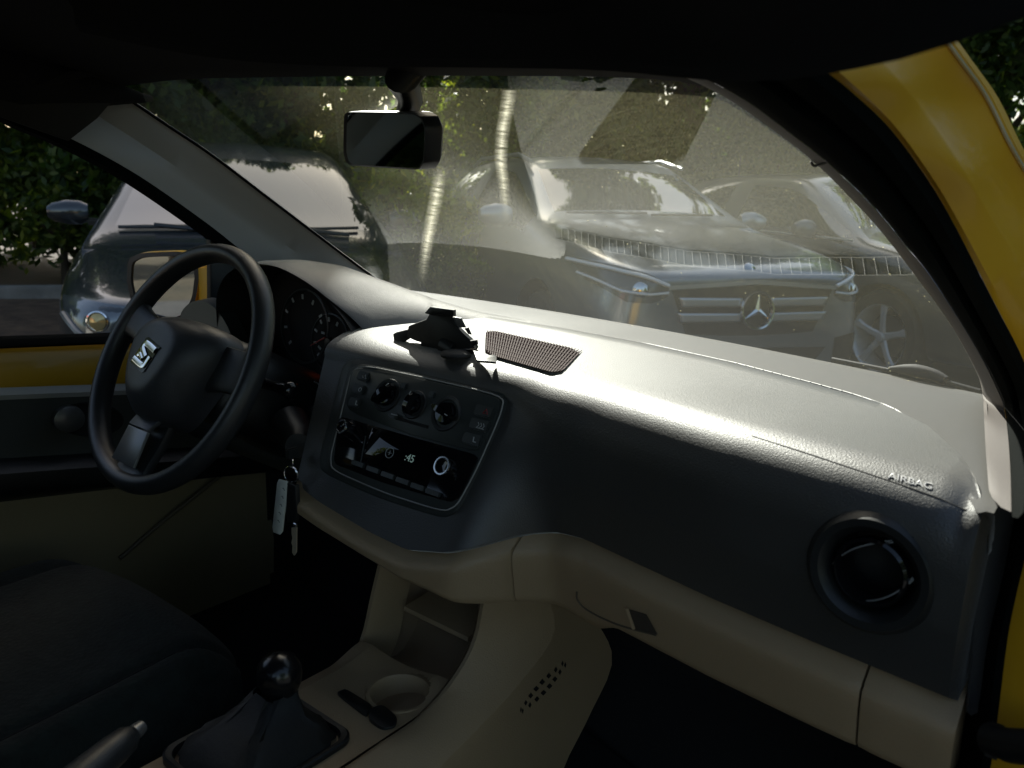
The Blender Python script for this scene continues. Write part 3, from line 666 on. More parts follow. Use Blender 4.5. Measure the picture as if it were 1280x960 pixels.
for x in xsD:
    ys, yc = interp(YS, x), interp(YC, x); ze = interp(ZE, x); r = []
    yt = min(yc+.045, ys-.008)
    r += [(x, ys+.002, .942), (x, ys, .9565), (x, ys-.003, .9585)]
    for t in (.15, .3, .45, .6, .75, .9, 1): r.append((x, (ys-.003)*(1-t)+yt*t, .9588-.0015*t))
    c = 1-sst(.12, .26, x); zr = .922*c+.902*(1-c)
    y0 = fy(x, zr); yt2 = yt
    for a in (10, 20, 30, 40, 50, 60, 70, 80, 90):
        r.append((x, y0+(yt2-y0)*(1-math.sin(R(a))), zr+(.9573-zr)*math.cos(R(a))**.8))
    for t in np.linspace(0, 1, 40)[1:]:
        z = zr*(1-t)+ze*t; r.append((x, fy(x, z), z))
    r.append((x, fy(x, ze)+.012, ze-.006)); r.append((x, fy(x, ze)+.06, ze-.01))
    rows.append(r)
endr = rows[-1]; rows.append([(p[0]+.006, p[1]+.008, p[2]-.004) for p in endr]); rows.append([(p[0]+.008, p[1]+.05 if i > 12 else p[1]+.01, p[2]-.022) for i, p in enumerate(endr)])
for r in rows:
    for i_, p in enumerate(r):
        k_ = 1-sst(-.2, -.13, p[0])
        if p[0] > .596: r[i_] = (p[0], p[1], p[2]-11*(p[0]-.596)**2*sst(.82, .93, p[2]))
        if p[2] < .93 and p[1] < .3 and k_ > 0: r[i_] = (p[0]+k_*(.93-p[2])*.26, p[1], p[2])
g.loft(rows)
keep = []; 
for f, m, s_ in zip(g.f, g.m, g.sm):
    c = np.mean([g.v[i] for i in f], 0)
    if np.hypot(c[0]-VC[0], (c[2]-VC[2])) < VR+.003 and c[1] < .25: continue
    keep.append(f)
g.m = [0]*len(keep); g.sm = [True]*len(keep); g.f = keep
dash = g.build('dashboard', MT['dash'], car)
# rear deck under the glass
g = G(); rows = []
for x in list(np.linspace(-.68, .56, 40))+list(np.linspace(.565, .62, 12))+[.625, .629, .633, .638]:
    y1 = yb(x)+.02; ys = interp(YS, x)
    if x > .56: y1 = interp([(.56, .60), (.575, .52), (.592, .43), (.614, .305), (.634, .19), (.644, .175)], x)
    ye = (ys-.04) if x < .6 else (.148 if x > .629 else ys-.03); rows.append([(x, y1*(1-t)+ye*t, .9475+.0015*math.sin(t*3)) for t in np.linspace(0, 1, 24)])
g.loft(rows); g.build('windscreen_shelf', MT['dash_smooth'], dash)
# demister slot: dark channel with ribs behind the ledge
xr_ = np.linspace(-.17, .56, 60)
def slotp(x, o, z): 
    o = o*(1-.8*sst(.43, .56, x)) if o > .01 else o
    y = interp(YS, x); d = (interp(YS, x+.01)-interp(YS, x-.01))/.02; n = np.array([-d, 1.]); n /= np.linalg.norm(n); return (x+n[0]*o, y+n[1]*o, z)
g = G(); g.loft([[slotp(x, .001, .9502), slotp(x, .0275, .9502)] for x in xr_]); g.build('demister_slot', MT['slot'], dash)
g = G()
for o in (.004, .027): g.tube([slotp(x, o, .9512) for x in xr_], .0010, 6)
for i in range(54):
    x = -.165+i*.0135
    g.tube([slotp(x, .004, .9514), slotp(x, .027, .9514)], .0009, 5)
g.build('demister_ribs', MT['rib'], dash)
# speaker grille
Q = [at(600, 414, z=.9597), at(727, 440, z=.9597), at(690, 474, z=.9597), at(617, 452, z=.9597)]
Q = [(-.065, .405, .9592), (.125, .378, .9592), (.188, .236, .9592), (.055, .262, .9592)]
Q = [np.array(q) for q in Q]
def qq(u, v): return (Q[0]*(1-u)+Q[1]*u)*(1-v)+(Q[3]*(1-u)+Q[2]*u)*v
g = G(); g.loft([[qq(u, v) for u in np.linspace(0, 1, 6)] for v in np.linspace(0, 1, 6)]); sg = g.build('speaker_grille', MT['brown'], dash)
g2 = G()
for i in range(34):
    u = (i+.5)/34; eg = .16*(max(0, (abs(u-.5)-.36)/.14))**2; a, b = qq(u, eg), qq(u, 1.0-eg*.6); d = qq(min(1, u+.0125), 0)-a
    g2.add([a+[0, 0, .0005], b+[0, 0, .0005], b+d+[0, 0, .0005], a+d+[0, 0, .0005], a+[0, 0, .0010], b+[0, 0, .0010], b+d+[0, 0, .0010], a+d+[0, 0, .0010]], [(0, 1, 5, 4), (1, 2, 6, 5), (2, 3, 7, 6), (3, 0, 4, 7), (4, 5, 6, 7)], 0, False)
for j in range(1, 7):
    v = j/7; a, b = qq(0, v), qq(1, v); d = (qq(0, v+.012)-a)
    g2.add([a+[0, 0, .0016], b+[0, 0, .0016], b+d+[0, 0, .0016], a+d+[0, 0, .0016]], [(0, 1, 2, 3)], 0, False)
me = g2
o_ = len(g2.v)
ob = g2.build('speaker_grille', MT['slat'], dash)
bpy.data.objects.remove(sg)
g = G(); g.loft([[qq(u, .16*(max(0, (abs(u-.5)-.36)/.14))**2*(1-v)+v*(1-.096*(max(0, (abs(u-.5)-.36)/.14))**2)) for u in np.linspace(0, 1, 25)] for v in np.linspace(0, 1, 6)])
bk = g.build('grille_backing', MT['brown'], dash)
# airbag seam and lettering
def cast(ob, px, py, off=0):
    bm = bmesh.new(); bm.from_mesh(ob.data); t = BVHTree.FromBMesh(bm); bm.free()
    def f(px, py, off=off):
        d = Vector(ray(px, py)).normalized(); loc, n, i_, _ = t.ray_cast(Vector(CAM), d)
        if loc is None: return at(px, py, d=1.0)
        n = n if n.dot(d) < 0 else -n
        return np.array(loc+n*off)
    return f
od = cast(dash, 0, 0)
sm_ = [(940, 545), (1010, 567), (1070, 587), (1130, 607), (1175, 623), (1208, 638)]
g = G(); g.tube([od(x_, y_, -.0003) for x_, y_ in resample(np.array(sm_, float), 40)], .0007, 5); g.build('airbag_seam', MT['slot'], dash)
lt_ = text('airbag_lettering', 'AIRBAG', 1.0, (0, 0, 0), (1, 0, 0), (0, 1, 0), (0, 0, 1), MT['airbag'], None, depth=.0)
bm = bmesh.new(); bm.from_mesh(lt_.data); bmesh.ops.subdivide_edges(bm, edges=bm.edges[:], cuts=1)
xs_ = [v.co.x for v in bm.verts]; sx_ = 27/max(xs_)
for v in bm.verts:
    a, b = v.co.x*sx_, v.co.y; v.co = Vector(od(1138+a+b*1.5, 602+a*.262-b*10.5, .0005))
bm.to_mesh(lt_.data); bm.free(); lt_.parent = dash
md_ = lt_.modifiers.new('s', 'SOLIDIFY'); md_.thickness = .0006; md_.offset = 0
# passenger side air vent
vax = np.array([-.04, -1, .04]); vax /= np.linalg.norm(vax)
g = G(); o_ = VC+vax*.0
g.lathe([(VR+.011, -.012), (VR+.009, .000), (VR+.004, .0065), (VR-.002, .006), (VR-.007, .001), (VR-.010, -.012), (VR-.009, -.03), (VR-.012, -.05), (.0, -.052)], o_, vax, 56, cap=False)
g.build('side_vent', MT['black'], dash)
g = G(); g.lathe([(VR-.0125, -.008), (VR-.013, .000), (VR-.0155, .002), (VR-.018, -.002), (VR-.020, -.03)], o_, vax, 56, cap=False)
vx = np.cross(vax, [0, 0, 1]); vx /= np.linalg.norm(vx); vx = -vx if vx[0] < 0 else vx; vy = np.cross(vx, vax); vy = -vy if vy[2] < 0 else vy
tl = R(38)
e1 = vx*math.cos(tl)+vy*math.sin(tl); e2 = -vx*math.sin(tl)+vy*math.cos(tl)
for k in (-.0155, .0155):
    rows = []
    for t in np.linspace(-1, 1, 13):
        hw = math.sqrt(max(0, .031**2-k*k)); c = o_+e1*hw*t+e2*(k+(.006*(1-t*t))*(1 if k > 0 else -1 if k < 0 else 0))+vax*(.006*(1-t*t)-.006)
        rows.append([c+e2*.0012, c-e2*.0012, c-e2*.003-vax*.022, c+e2*-.0005-vax*.022])
    g.loft(rows, 0, True, True); edges_v = globals().setdefault('edges_v', []); edges_v.append([(r[0]+r[1])/2+vax*.0006 for r in rows])
g.build('vent_louvres', MT['gloss'], dash)
g = G(); [g.tube(e_, .0007, 5) for e_ in edges_v]; g.build('louvre_highlights', mat('louvre_highlight', (.2, .2, .2), .3), dash)  # grey tubes stand in for highlights along the slat edges
# dash end panel by the door
g = G(); L_ = [at(1222, 620, z=.9462), at(1226, 640, y=.17), at(1224, 700, y=.168), at(1219, 780, y=.166), at(1214, 850, y=.166), at(1211, 890, y=.166)]
R_ = [at(1262, 641, z=.943), at(1260, 665, y=.195), at(1250, 720, y=.19), at(1240, 780, y=.185), at(1232, 830, y=.182), at(1222, 895, y=.18)]
g.loft([[a-[.002, 0, 0], a+[.0, -.002, 0], a*.6+b*.4+[0, -.004, 0], b+[.008, .03, 0]] for a, b in zip(L_, R_)]); g.build('end_panel', MT['dash'], dash)
# seam between shelf and pillar foot
# ---- left lower dash (driver side) and binnacle
CX, HW = -.362, .182
arch = [(-1.0, .945), (-.985, .965), (-.90, .990), (-.76, 1.010), (-.5, 1.026), (-.2, 1.033), (.08, 1.031), (.40, 1.016), (.65, .994), (.84, .972), (1.0, .945)]
arch = [tuple(p) for p in smooth([np.array(a) for a in arch], 4)]
g = G(); rows = []
for y, hw, H, zb in ((.262, .178, .97, .945), (.253, .181, .99, .945), (.2505, .184, 1.0, .945), (.254, .186, 1.01, .9455), (.28, .190, 1.03, .946), (.33, .20, 1.02, .946), (.38, .215, .93, .946), (.43, .24, .72, .946), (.48, .265, .45, .946), (.53, .29, .2, .946), (.58, .30, .0, .946)):
    rows.append([(CX+u*hw, y+.03*abs(u)**3, zb+(z-.945)*H) for u, z in arch])
g.loft(rows); bn = g.build('instrument_hood', MT['dash'], car)
# recess and dials
loop = [(CX+u*.178, z) for u, z in arch]+[(-.186, .915), (-.192, .88), (-.212, .853), (-.255, .838), (-.355, .833), (-.46, .838), (-.52, .86), (-.54, .90)]
loop = resample([np.array(p) for p in loop+[loop[0]]], 61)[:-1]; lc = loop.mean(0)
g = G(); g.loft([[(x, y_, z) for x, z in (loop*(1-k)+lc*k)] for y_, k in ((.258, .0), (.30, .05), (.345, .10))], 0, True); g.add([(x, .345, z) for x, z in (loop*.9+lc*.1)], [tuple(range(len(loop)))], 0, False)
g.build('instrument_recess', MT['slot'], bn)
gc = at(414, 428, y=.335)
def dial(c, r, nm):
    g = G(); ax = (0, -1, .1); g.lathe([(r, 0), (r*1.02, .003), (r*.97, .004), (r*.95, 0)], c, ax, 40, 0, cap=False); d = g.build(nm, MT['panel'], bn)
    return d
d1 = dial(gc, .047, 'dial_gauge')
g = G(); 
for k in range(9):
    a = R(220-k*32); u = np.array([math.cos(a), 0, math.sin(a)]); g.box(gc+u*.038+[0, -.003, 0], (.004, .001, .007), np.stack([u, [0, -1, 0], np.cross([0, -1, 0], u)], 1)[:, [2, 1, 0]])
g.build('dial_marks', MT['mark'], d1)
g = G(); g.lathe([(.009, 0), (.008, .008), (0, .009)], gc, (0, -1, 0), 20, cap=False); g.build('needle_hub', MT['black'], d1)
g = G(); a = at(406, 422, y=.328); b = at(388, 432, y=.328); g.tube([a, b], [.0016, .0008], 6); g.build('needle', MT['redmark'], d1)
q = [at(*p, y=.331) for p in ((413, 432), (432, 436), (428, 452), (409, 448))]; g = G(); g.prism(q, (0, -1, 0), .001); g.build('display', MT['dialred'], d1)
gc2 = np.array([-.40, .335, .925]); dial(gc2, .062, 'dial_gauge')
g = G()
for k in range(9):
    a = R(220-k*32); u = np.array([math.cos(a), 0, math.sin(a)]); g.box(gc2+u*.05+[0, -.003, 0], (.004, .001, .008), np.stack([u, [0, -1, 0], np.cross([0, -1, 0], u)], 1)[:, [2, 1, 0]])
g.build('dial_marks', MT['mark'], bn)
g = G(); g.tube(smooth([at(345, 463, y=.262), at(375, 470, y=.26), at(398, 480, y=.258), at(412, 492, y=.256)], 5), .0015, 6); g.build('trim_strip', MT['silver'], bn)
# lower driver dash
g = G(); rows = []
for x in np.linspace(-.66, -.185, 60):
    t = (x+.66)/.475; k = sst(.75, 1, t)
    top = .945 if x > -.20 else .84+.115*math.sqrt(max(0, 1-((x+.59)/.105)**2))
    rows.append([(x, .29, top), (x, .262-.0*k, top-.003), (x, .245-.03*k, .825), (x, .225-.04*k, .775), (x, .235-.04*k, .73), (x, .27, .69), (x, .36, .66)])
g.loft(rows); g.build('lower_dash', MT['panel'], dash)
# side of the centre stack, left of the panel
g = G(); PT = [(445, 425), (437, 470), (431, 500), (415, 520), (404, 560), (397, 590), (400, 612), (412, 628)]
a3 = [at(*p, y=yy) for p, yy in zip(PT, (.262, .25, .24, .20, .17, .155, .15, .148))]
b3 = [at(px+14, py+4, y=yy-.008) for (px, py), yy in zip([(445, 428), (440, 455), (433, 490), (424, 520), (416, 555), (414, 585), (418, 600), (430, 615)], (.262, .23, .215, .195, .175, .16, .155, .153))]
g.loft([[a+[-.03, .08, 0], a+[-.004, .01, 0], a, b] for a, b in zip(a3, b3)]); g.build('stack_side', MT['dash'], dash)
# ---- radio and heater panel in its own plane
pP = np.array([0, .2145, .925]); pD = np.array([0, -.0685, -.128]); pD /= np.linalg.norm(pD); pX = np.array([1., 0, 0]); pN = np.cross(pX, -pD); pN = pN if pN[1] < 0 else -pN
def RP(px, py, h=0): return onpl(px, py, pN, pP+pN*h)
def rpoly(pts, h=0, n=4, k=.18):
    """rounded polygon through pixel corners"""
    P = [RP(*p, h=h) for p in pts]; out = []
    for i in range(len(P)):
        a, b, c = P[i-1], P[i], P[(i+1) % len(P)]
        s0 = b+(a-b)*k; s1 = b+(c-b)*k
        for t in np.linspace(0, 1, n+1): out.append(s0*(1-t)**2+2*b*t*(1-t)+s1*t*t)
    return out
OUT = [(440, 452), (540, 472), (634, 494), (628, 520), (597, 590), (573, 634), (556, 642), (480, 618), (412, 588), (411, 570), (426, 510)]
big = [(436, 446), (541, 466), (641, 489), (634, 522), (602, 592), (578, 641), (558, 650), (478, 625), (405, 592), (404, 570), (420, 508)]
g = G(); g.prism(rpoly(big, -.006, 4, .3), pN, .009, bev=.004); rp = g.build('radio_panel', MT['panel'], car)
g = G(); g.prism(rpoly(OUT, .002, 4, .3), pN, .004, bev=.002); g.build('panel_frame', MT['panel'], rp)
o_ = rpoly(OUT, .0065, 4, .3); g = G(); c_ = sum(o_)/len(o_); g.tube([c_+(p-c_)*.975 for p in o_], .0009, 5, closed=True); g.build('trim_line', MT['rib'], rp)
def pbox(px, py, w, h, d, mt, nm, base=.006, ang=0, bev=.0015):
    c = RP(px, py, base); X = pX*math.cos(ang)+(-pD)*math.sin(ang); Y = np.cross(pN, X)
    g = G(); g.box(c+pN*d/2, (w, h, d), np.stack([X, Y, pN], 1), bev=bev); return g.build(nm, mt, rp)
# heater plate and gloss radio front
g = G(); g.prism(rpoly([(441, 458), (540, 477), (627, 498), (621, 525), (600, 566), (510, 543), (432, 512)], .006, 3, .2), pN, .002, bev=.0008); g.build('heater_plate', MT['panel'], rp)
g = G(); g.prism(rpoly([(425, 520), (510, 545), (600, 570), (576, 622), (563, 628), (480, 604), (418, 580)], .006, 3, .12), pN, .0022, bev=.0006); g.build('radio_front', MT['gloss'], rp)
for i, (px, py) in enumerate([(456, 471), (450, 487), (445, 504)]):
    b_ = pbox(px, py, .021, .0125, .005, MT['panel'], 'button', .007, ang=-.0)
for px, py in [(607, 515), (601, 532), (592, 550)]: pbox(px, py, .028, .0135, .005, MT['panel'], 'button', .007)
def sym(kind, px, py, h, mt):
    c = RP(px, py, h); U = -pD; g = G()
    def ln(pts, r=.0005, closed=False): g.tube([c+pX*a+U*b for a, b in pts], r, 5, closed=closed)
    if kind == 'tri': ln([(-.0035, -.002), (.0035, -.002), (0, .0035)], .0006, True)
    if kind == 'lamp': ln([(-.003, -.002), (0, .003), (.003, -.002)], .0005, True); ln([(-.005, 0), (-.003, 0)])
    if kind == 'grid':
        for a in (-.004, 0, .004): ln([(a-.0012, -.003), (a+.0012, 0), (a-.0012, .003)])
        ln([(-.006, -.0035), (.006, -.0035)])
    if kind == 'seat': ln([(-.001, .0035), (0, -.002), (.004, -.002)], .0008)
    if kind == 'ring': ln([(.0025*math.cos(t), .0025*math.sin(t)) for t in np.linspace(0, 6.28, 13)[:-1]], .0005, True)
    g.build('symbol', mt, rp)
for k, px, py, m in (('lamp', 456, 471, 'mark'), ('ring', 450, 487, 'mark'), ('seat', 445, 504, 'mark'), ('tri', 607, 515, 'redmark'), ('grid', 601, 532, 'mark'), ('seat', 592, 550, 'mark')): sym(k, px, py, .0123, MT[m])
for px, py, ang in [(484, 494, .85), (518, 506, 1.45), (558, 517, -.25)]:
    c = RP(px, py, .008); g = G(); r = .0205 if px != 518 else .017
    g.lathe([(r+.002, 0), (r+.001, .002), (r-.003, .0015), (r-.004, -.0005), (0, -.0005)], c, pN, 36, cap=False); 
    kb = g.build('rotary_knob', MT['black'], rp)
    X = pX*math.cos(ang)+(-pD)*math.sin(ang); Y = np.cross(pN, X)
    g = G(); g.lathe([(r-.006, 0), (r-.008, .006), (0, .007)], c, pN, 30, cap=False)
    rows = []
    for t in np.linspace(-1, 1, 9):
        w_ = .0052*math.sqrt(max(.05, 1-t*t*.85)); hh = .017*(1-.25*t*t)
        q = c+X*t*(r-.003); rows.append([q+Y*w_, q+Y*w_*.7+pN*hh, q-Y*w_*.7+pN*hh, q-Y*w_])
    g.loft(rows, 0, True, True); g.build('knob_grip', MT['gloss'], kb)
    g = G(); q = c+X*(r-.006)+pN*.0163; g.box(q, (.005, .0012, .001), np.stack([X, Y, pN], 1)); g.build('knob_mark', MT['mark'], kb)
for px, py in [(506, 483), (541, 494)]: pbox(px, py, .010, .008, .004, MT['panel'], 'button', .008)
pbox(514, 528, .058, .004, .0012, MT['slot'], 'slider_slot', .0078, bev=0); pbox(494, 521, .014, .007, .007, MT['panel'], 'slider_knob', .008)
pbox(493, 518.5, .011, .0012, .0008, MT['mark'], 'slider_mark', .0148, bev=0)
for px, py in [(437, 537), (562, 586)]:
    c = RP(px, py, .008); g = G(); r = .0095 if px < 500 else .0115
    g.lathe([(r, -.002), (r, .014), (r-.001, .016), (r-.002, .0155), (0, .015)], c, pN, 32, cap=False); kb = g.build('radio_knob', MT['gloss'], rp)
    g = G(); g.lathe([(r, .0145), (r-.0005, .0165), (r-.0022, .0165), (r-.0025, .0152)], c, pN, 32, cap=False); g.build('knob_ring', MT['chrome'], kb)
for i in range(6):
    t = (i+.5)/6; px, py = 440+t*(552-440), 577+t*(620-577); pbox(px, py, .0225, .006, .0045, MT['panel'], 'button', .0085, bev=.0008)
g = G(); g.prism(rpoly([(466, 534), (556, 560), (532, 611), (448, 583)], .0085, 2, .04), pN, .0006, bev=.0002); dsp = g.build('display', mat('display_glass', (.004, .004, .005), .03), rp)
c_ = RP(512, 573, .0100); text('display_time', ':45', .013, c_, pX, -pD, pN, MT['lcd'], dsp, depth=.0002)
c_ = RP(487, 566, .0095); g = G(); g.tube([c_+pX*.0065*math.cos(t)-pD*.0065*math.sin(t) for t in np.linspace(0, 6.28, 25)[:-1]], .0005, 5, closed=True); g.tube([c_-pX*.003, c_+pX*.003], .0005, 5); g.tube([c_-pD*.003, c_+pD*.003], .0005, 5); g.build('dial_symbol', MT['mark'], dsp)
g = G(); g.tube([RP(457, 545, .0095), RP(451, 578, .0095)], .0009, 5); g.build('divider', MT['panel'], dsp)

# ---- beige lower trim
ZL = [(-.2, .738), (-.1, .728), (.0, .720), (.1, .711), (.2, .695), (.27, .684), (.30, .702), (.65, .712)]
def fb(x, z):
    ze = interp(ZE, x); y0 = fy(x, ze); c = 1-sst(.13, .24, x)
    d = ze-z
    return y0+.010-.020*sst(0, .022, d)+(.05*c+.12*(1-c))*max(0, d-.03)**1.1*3
def trim(x0, x1, nm, mt=MT['beige'], left_roll=True):
    g = G(); rows = []
    for x in np.linspace(x0, x1, max(6, int((x1-x0)/.008))):
        ze, zl = interp(ZE, x), interp(ZL, x); r = [(x, fy(x, ze)+.04, ze+.004), (x, fb(x, ze-.001)+.004, ze-.001)]
        for t in np.linspace(0, 1, 14): z = (ze-.004)*(1-t)+zl*t; r.append((x, fb(x, z), z))
        r += [(x, r[-1][1]+.006, zl-.006), (x, r[-1][1]+.10, zl-.008)]
        rows.append(r)
    f_ = rows[0]; l_ = rows[-1]
    rows = [[(p[0]-.0, p[1]+.05, p[2]) for p in f_], [(p[0]-.0008, p[1]+.0015, p[2]) for p in f_]]+rows[1:-1]+[[(p[0]+.0, p[1]+.0015, p[2]) for p in l_], [(p[0]+.0, p[1]+.05, p[2]) for p in l_]]
    g.loft(rows); return g.build(nm, mt, car)
low = trim(-.168, .1775, 'lower_trim')
gb = trim(.1805, .5665, 'glove_box')
ec = trim(.5695, .640, 'lower_trim')
g = G(); g.box((.38, .335, .75), (.40, .22, .07)); g.build('glove_box_bin', MT['slot'], gb)
def onfb(px, py, off=0):
    y = .15
    for _ in range(20): P = at(px, py, y=y); y = fb(P[0], P[2])-off
    return at(px, py, y=y)
g = G(); g.tube(smooth([onfb(721, 740, .0005), onfb(722, 750, .0005), onfb(735, 763, .0005), onfb(770, 780, .0005), onfb(820, 794, .0005)], 5), .0011, 6)
g.build('latch_outline', mat('seam_brown', (.10, .08, .055), .7), gb)
q = [onfb(*p, off=.001) for p in ((784, 761), (808, 768), (822, 793), (792, 785))]; g = G(); g.prism(q, (0, -1, 0), .0008); lt = g.build('latch_recess', mat('recess_brown', (.05, .04, .028), .8), gb)
g = G(); g.tube([onfb(783, 760, .003), onfb(792, 786, .003)], .002, 6); g.build('latch_handle', MT['beige'], gb)

# ---- centre console
cons = thing('centre_console', '', ''); del cons['label']; del cons['category']; cons.parent = car
Rr = smooth([at(612, 705, x=.1), at(600, 745, x=.1), at(588, 800, x=.1), at(560, 850, x=.1), at(520, 895, x=.1), (.1, .039, .545), (.1, -.06, .544), (.1, -.40, .55)], 6)
Lr = smooth([at(487, 655, x=-.095), at(478, 690, x=-.092), at(465, 745, x=-.088), at(452, 800, x=-.082), at(430, 835, x=-.078), at(400, 853, x=-.073), at(378, 872, x=-.068), (-.07, -.06, .525), (-.07, -.40, .53)], 6)
Rr = resample(Rr, 46); Lr = resample(Lr, 46)
g = G()
def off3(P, a): return P+np.array(a)
# right rail and outer flank
T1 = [at(p[0], p[1], x=.152) for p in ((668, 716), (692, 785), (650, 850), (600, 905), (560, 945), (520, 985))]+[np.array([.15, -.1, .50]), np.array([.15, -.4, .50])]
T1 = resample(smooth(T1, 5), 46)
T2 = resample(smooth([at(735, 760, x=.165), at(766, 822, x=.17), at(738, 892, x=.17), at(706, 955, x=.17), at(680, 1010, x=.17), (.16, -.1, .32), (.16, -.4, .32)], 5), 46)
rows = []
for i in range(46):
    a = Rr[i]; t = T1[i]; b = T2[i]
    n_ = off3(a, (0, .0, 0))
    rows.append([a+[-.004, .05, -.02], a+[-.001, .006, -.003], a+[.003, 0, 0], a+[.009, -.001, .001], a*.6+t*.4+[.008, -.008, .006], t+[.003, -.003, .002], t+[.004, .0, .0], t*.9+b*.1+[.001, .002, 0], t*.5+b*.5+[.0, -.001, 0], b])
g.loft(rows); g.build('console_side', MT['beige'], cons)
rows = []
for i in range(46):
    a = Lr[i]; rows.append([a+[.018, .05, -.02], a+[.006, .006, -.002], a+[.003, 0, 0], a+[-.003, 0, 0], a+[-.006, .004, -.004], a+[-.004, .02, -.12], a+[-.0, .02, -.30]])
g = G(); g.loft(rows); g.build('console_side', MT['beige'], cons)
# storage bay: walls, back and floor
def railpt(Rl, z): i = int(np.argmin(abs(Rl[:30, 2]-z))); return Rl[i]
g = G(); rows = []
for i in range(0, 26):
    a, b = Lr[i]+[.004, .004, -.002], Rr[i]+[-.002, .004, -.002]; dpt = .10*sst(26, 16, i) if False else .09*(1-sst(14, 25, i))
    rows.append([a, a+[.004, dpt*.6, -.005], a+[.010, dpt, -.01], (a+b)/2+[0, dpt+.012, -.01], b+[-.010, dpt, -.01], b+[-.004, dpt*.6, -.005], b])
g.loft(rows); g.build('storage_bay', mat('bay_beige', (.28, .20, .12), .7, bump=.3, bscale=700), cons)
# upper lip of the bay
g = G(); a, b = at(480, 676, x=-.09), at(612, 742, x=.097); g.tube(smooth([a+[0, .01, .01], a*.66+b*.34+[0, -.004, 0], a*.33+b*.67+[0, -.004, 0], b+[0, .01, .01]], 6), .012, 10); g.build('bay_lip', MT['beige'], cons)
a, b = at(506, 764, y=.232), at(586, 803, y=.238)
g = G(); g.loft([[p, p+[0, -.003, .003], p+[0, -.001, .008], p+[0, .07, .014], p+[0, .07, .004]] for p in (a, a*.7+b*.3, a*.3+b*.7, b)], 0, True, True); g.build('shelf', MT['beige'], cons)
# flat plate with sockets, the cup ring
zP = .541
def PZ(px, py, z=zP): return at(px, py, z=z)
pl = [PZ(372, 872), PZ(398, 850), PZ(440, 822), PZ(470, 812), PZ(560, 858), PZ(540, 890), PZ(500, 925), PZ(470, 945), PZ(452, 968), PZ(330, 1030), PZ(250, 965)]
rows = []
g = G(); yy = list(np.linspace(.17, .02, 50))+list(np.linspace(.0, -.42, 12))
for y in yy:
    pr_ = [(-.074, .532), (-.05, .5405), (0, .5412), (.06, .5420), (.0990, .5445)]
    rows.append([(x_, y, interp(pr_, x_)+.01*sst(.11, .17, y)*(.4+min(1, abs(x_)/.07)**2)) for x_ in np.linspace(-.074, .099, 60)])
g.loft(rows); cupc = PZ(500, 866, .5435)
kf = [f for f in g.f if np.hypot(*(np.mean([g.v[i] for i in f], 0)-cupc)[:2]) > .0375]; g.f = kf; g.m = [0]*len(kf); g.sm = [True]*len(kf)
g.build('console_top', MT['beige'], cons)
g = G(); c = PZ(500, 866, .5435); g.lathe([(.0425, -.002), (.0415, .0018), (.0375, .0018), (.0355, -.002), (.034, -.03)], c, (0, 0, 1), 40, cap=False); g.build('cup_holder', MT['beige'], cons)
g = G(); g.lathe([(.036, -.001), (.034, -.045), (.0, -.046)], c, (0, 0, 1), 40, cap=False); g.build('cup_well', MT['beige'], cons)
def slab(nm, pts, z, h, mt, k=.2):
    P = [PZ(*p, z) for p in pts]; out = []
    for i in range(len(P)):
        a, b, cc = P[i-1], P[i], P[(i+1) % len(P)]; s0 = b+(a-b)*k; s1 = b+(cc-b)*k
        for t in np.linspace(0, 1, 4): out.append(s0*(1-t)**2+2*b*t*(1-t)+s1*t*t)
    g = G(); g.prism(out, (0, 0, 1), h, bev=.0006); return g.build(nm, mt, cons)
slab('socket_cover', [(420, 868), (432, 863), (466, 884), (458, 898)], .5425, .003, MT['black'])
slab('socket', [(462, 890), (478, 884), (497, 900), (494, 912), (478, 915), (461, 902)], .5425, .005, MT['black'], .35)
# vent grille on the flank: two slanted rows of small openings
oc_ = cast(bpy.data.objects['console_side'], 0, 0)
g = G()
for i in range(8):
    t = (i+.5)/8; hw = 7.5*math.sin(math.pi*min(.92, max(.12, t)))
    for sg_ in (-1, 1):
        cx0, cy0 = 708-60*t+sg_*hw*.62, 826+66*t+sg_*hw*.62*.55
        q = [oc_(cx0+a*hw*.48, cy0+b*2.9, .0006) for a, b in ((-1, .2), (.1, -1.2), (1, -.2), (-.1, 1.2))]
        g.prism(q, (1, -.3, 0), .0006)
g.build('console_vent', MT['slot'], cons)
# gear lever
gl_ = thing('gear_lever', '', ''); del gl_['label']; del gl_['category']; gl_.parent = car
zb_ = .545
B0 = [PZ(382, 873, zb_), PZ(455, 936, zb_), PZ(400, 985, zb_), PZ(275, 965, zb_), PZ(290, 935, zb_)]
fr = []
cx_, cy_ = .005, -.05
def rr(hw, hd_, z, n=6, rad=.02, c=(cx_, cy_)):
    o = []
    for (sx, sy), a0 in zip(((1, 1), (-1, 1), (-1, -1), (1, -1)), (0, 90, 180, 270)):
        for t in range(n+1):
            a = R(a0+90*t/n); o.append((c[0]+sx*(hw-rad)+rad*math.cos(a), c[1]+sy*(hd_-rad)+rad*math.sin(a), z))
    return o
g = G(); g.loft([rr(.071, .082, .540), rr(.071, .082, .548), rr(.069, .080, .550), rr(.064, .075, .549), rr(.062, .073, .542)], 0, True); g.build('gear_frame', MT['black'], gl_)
rows = []
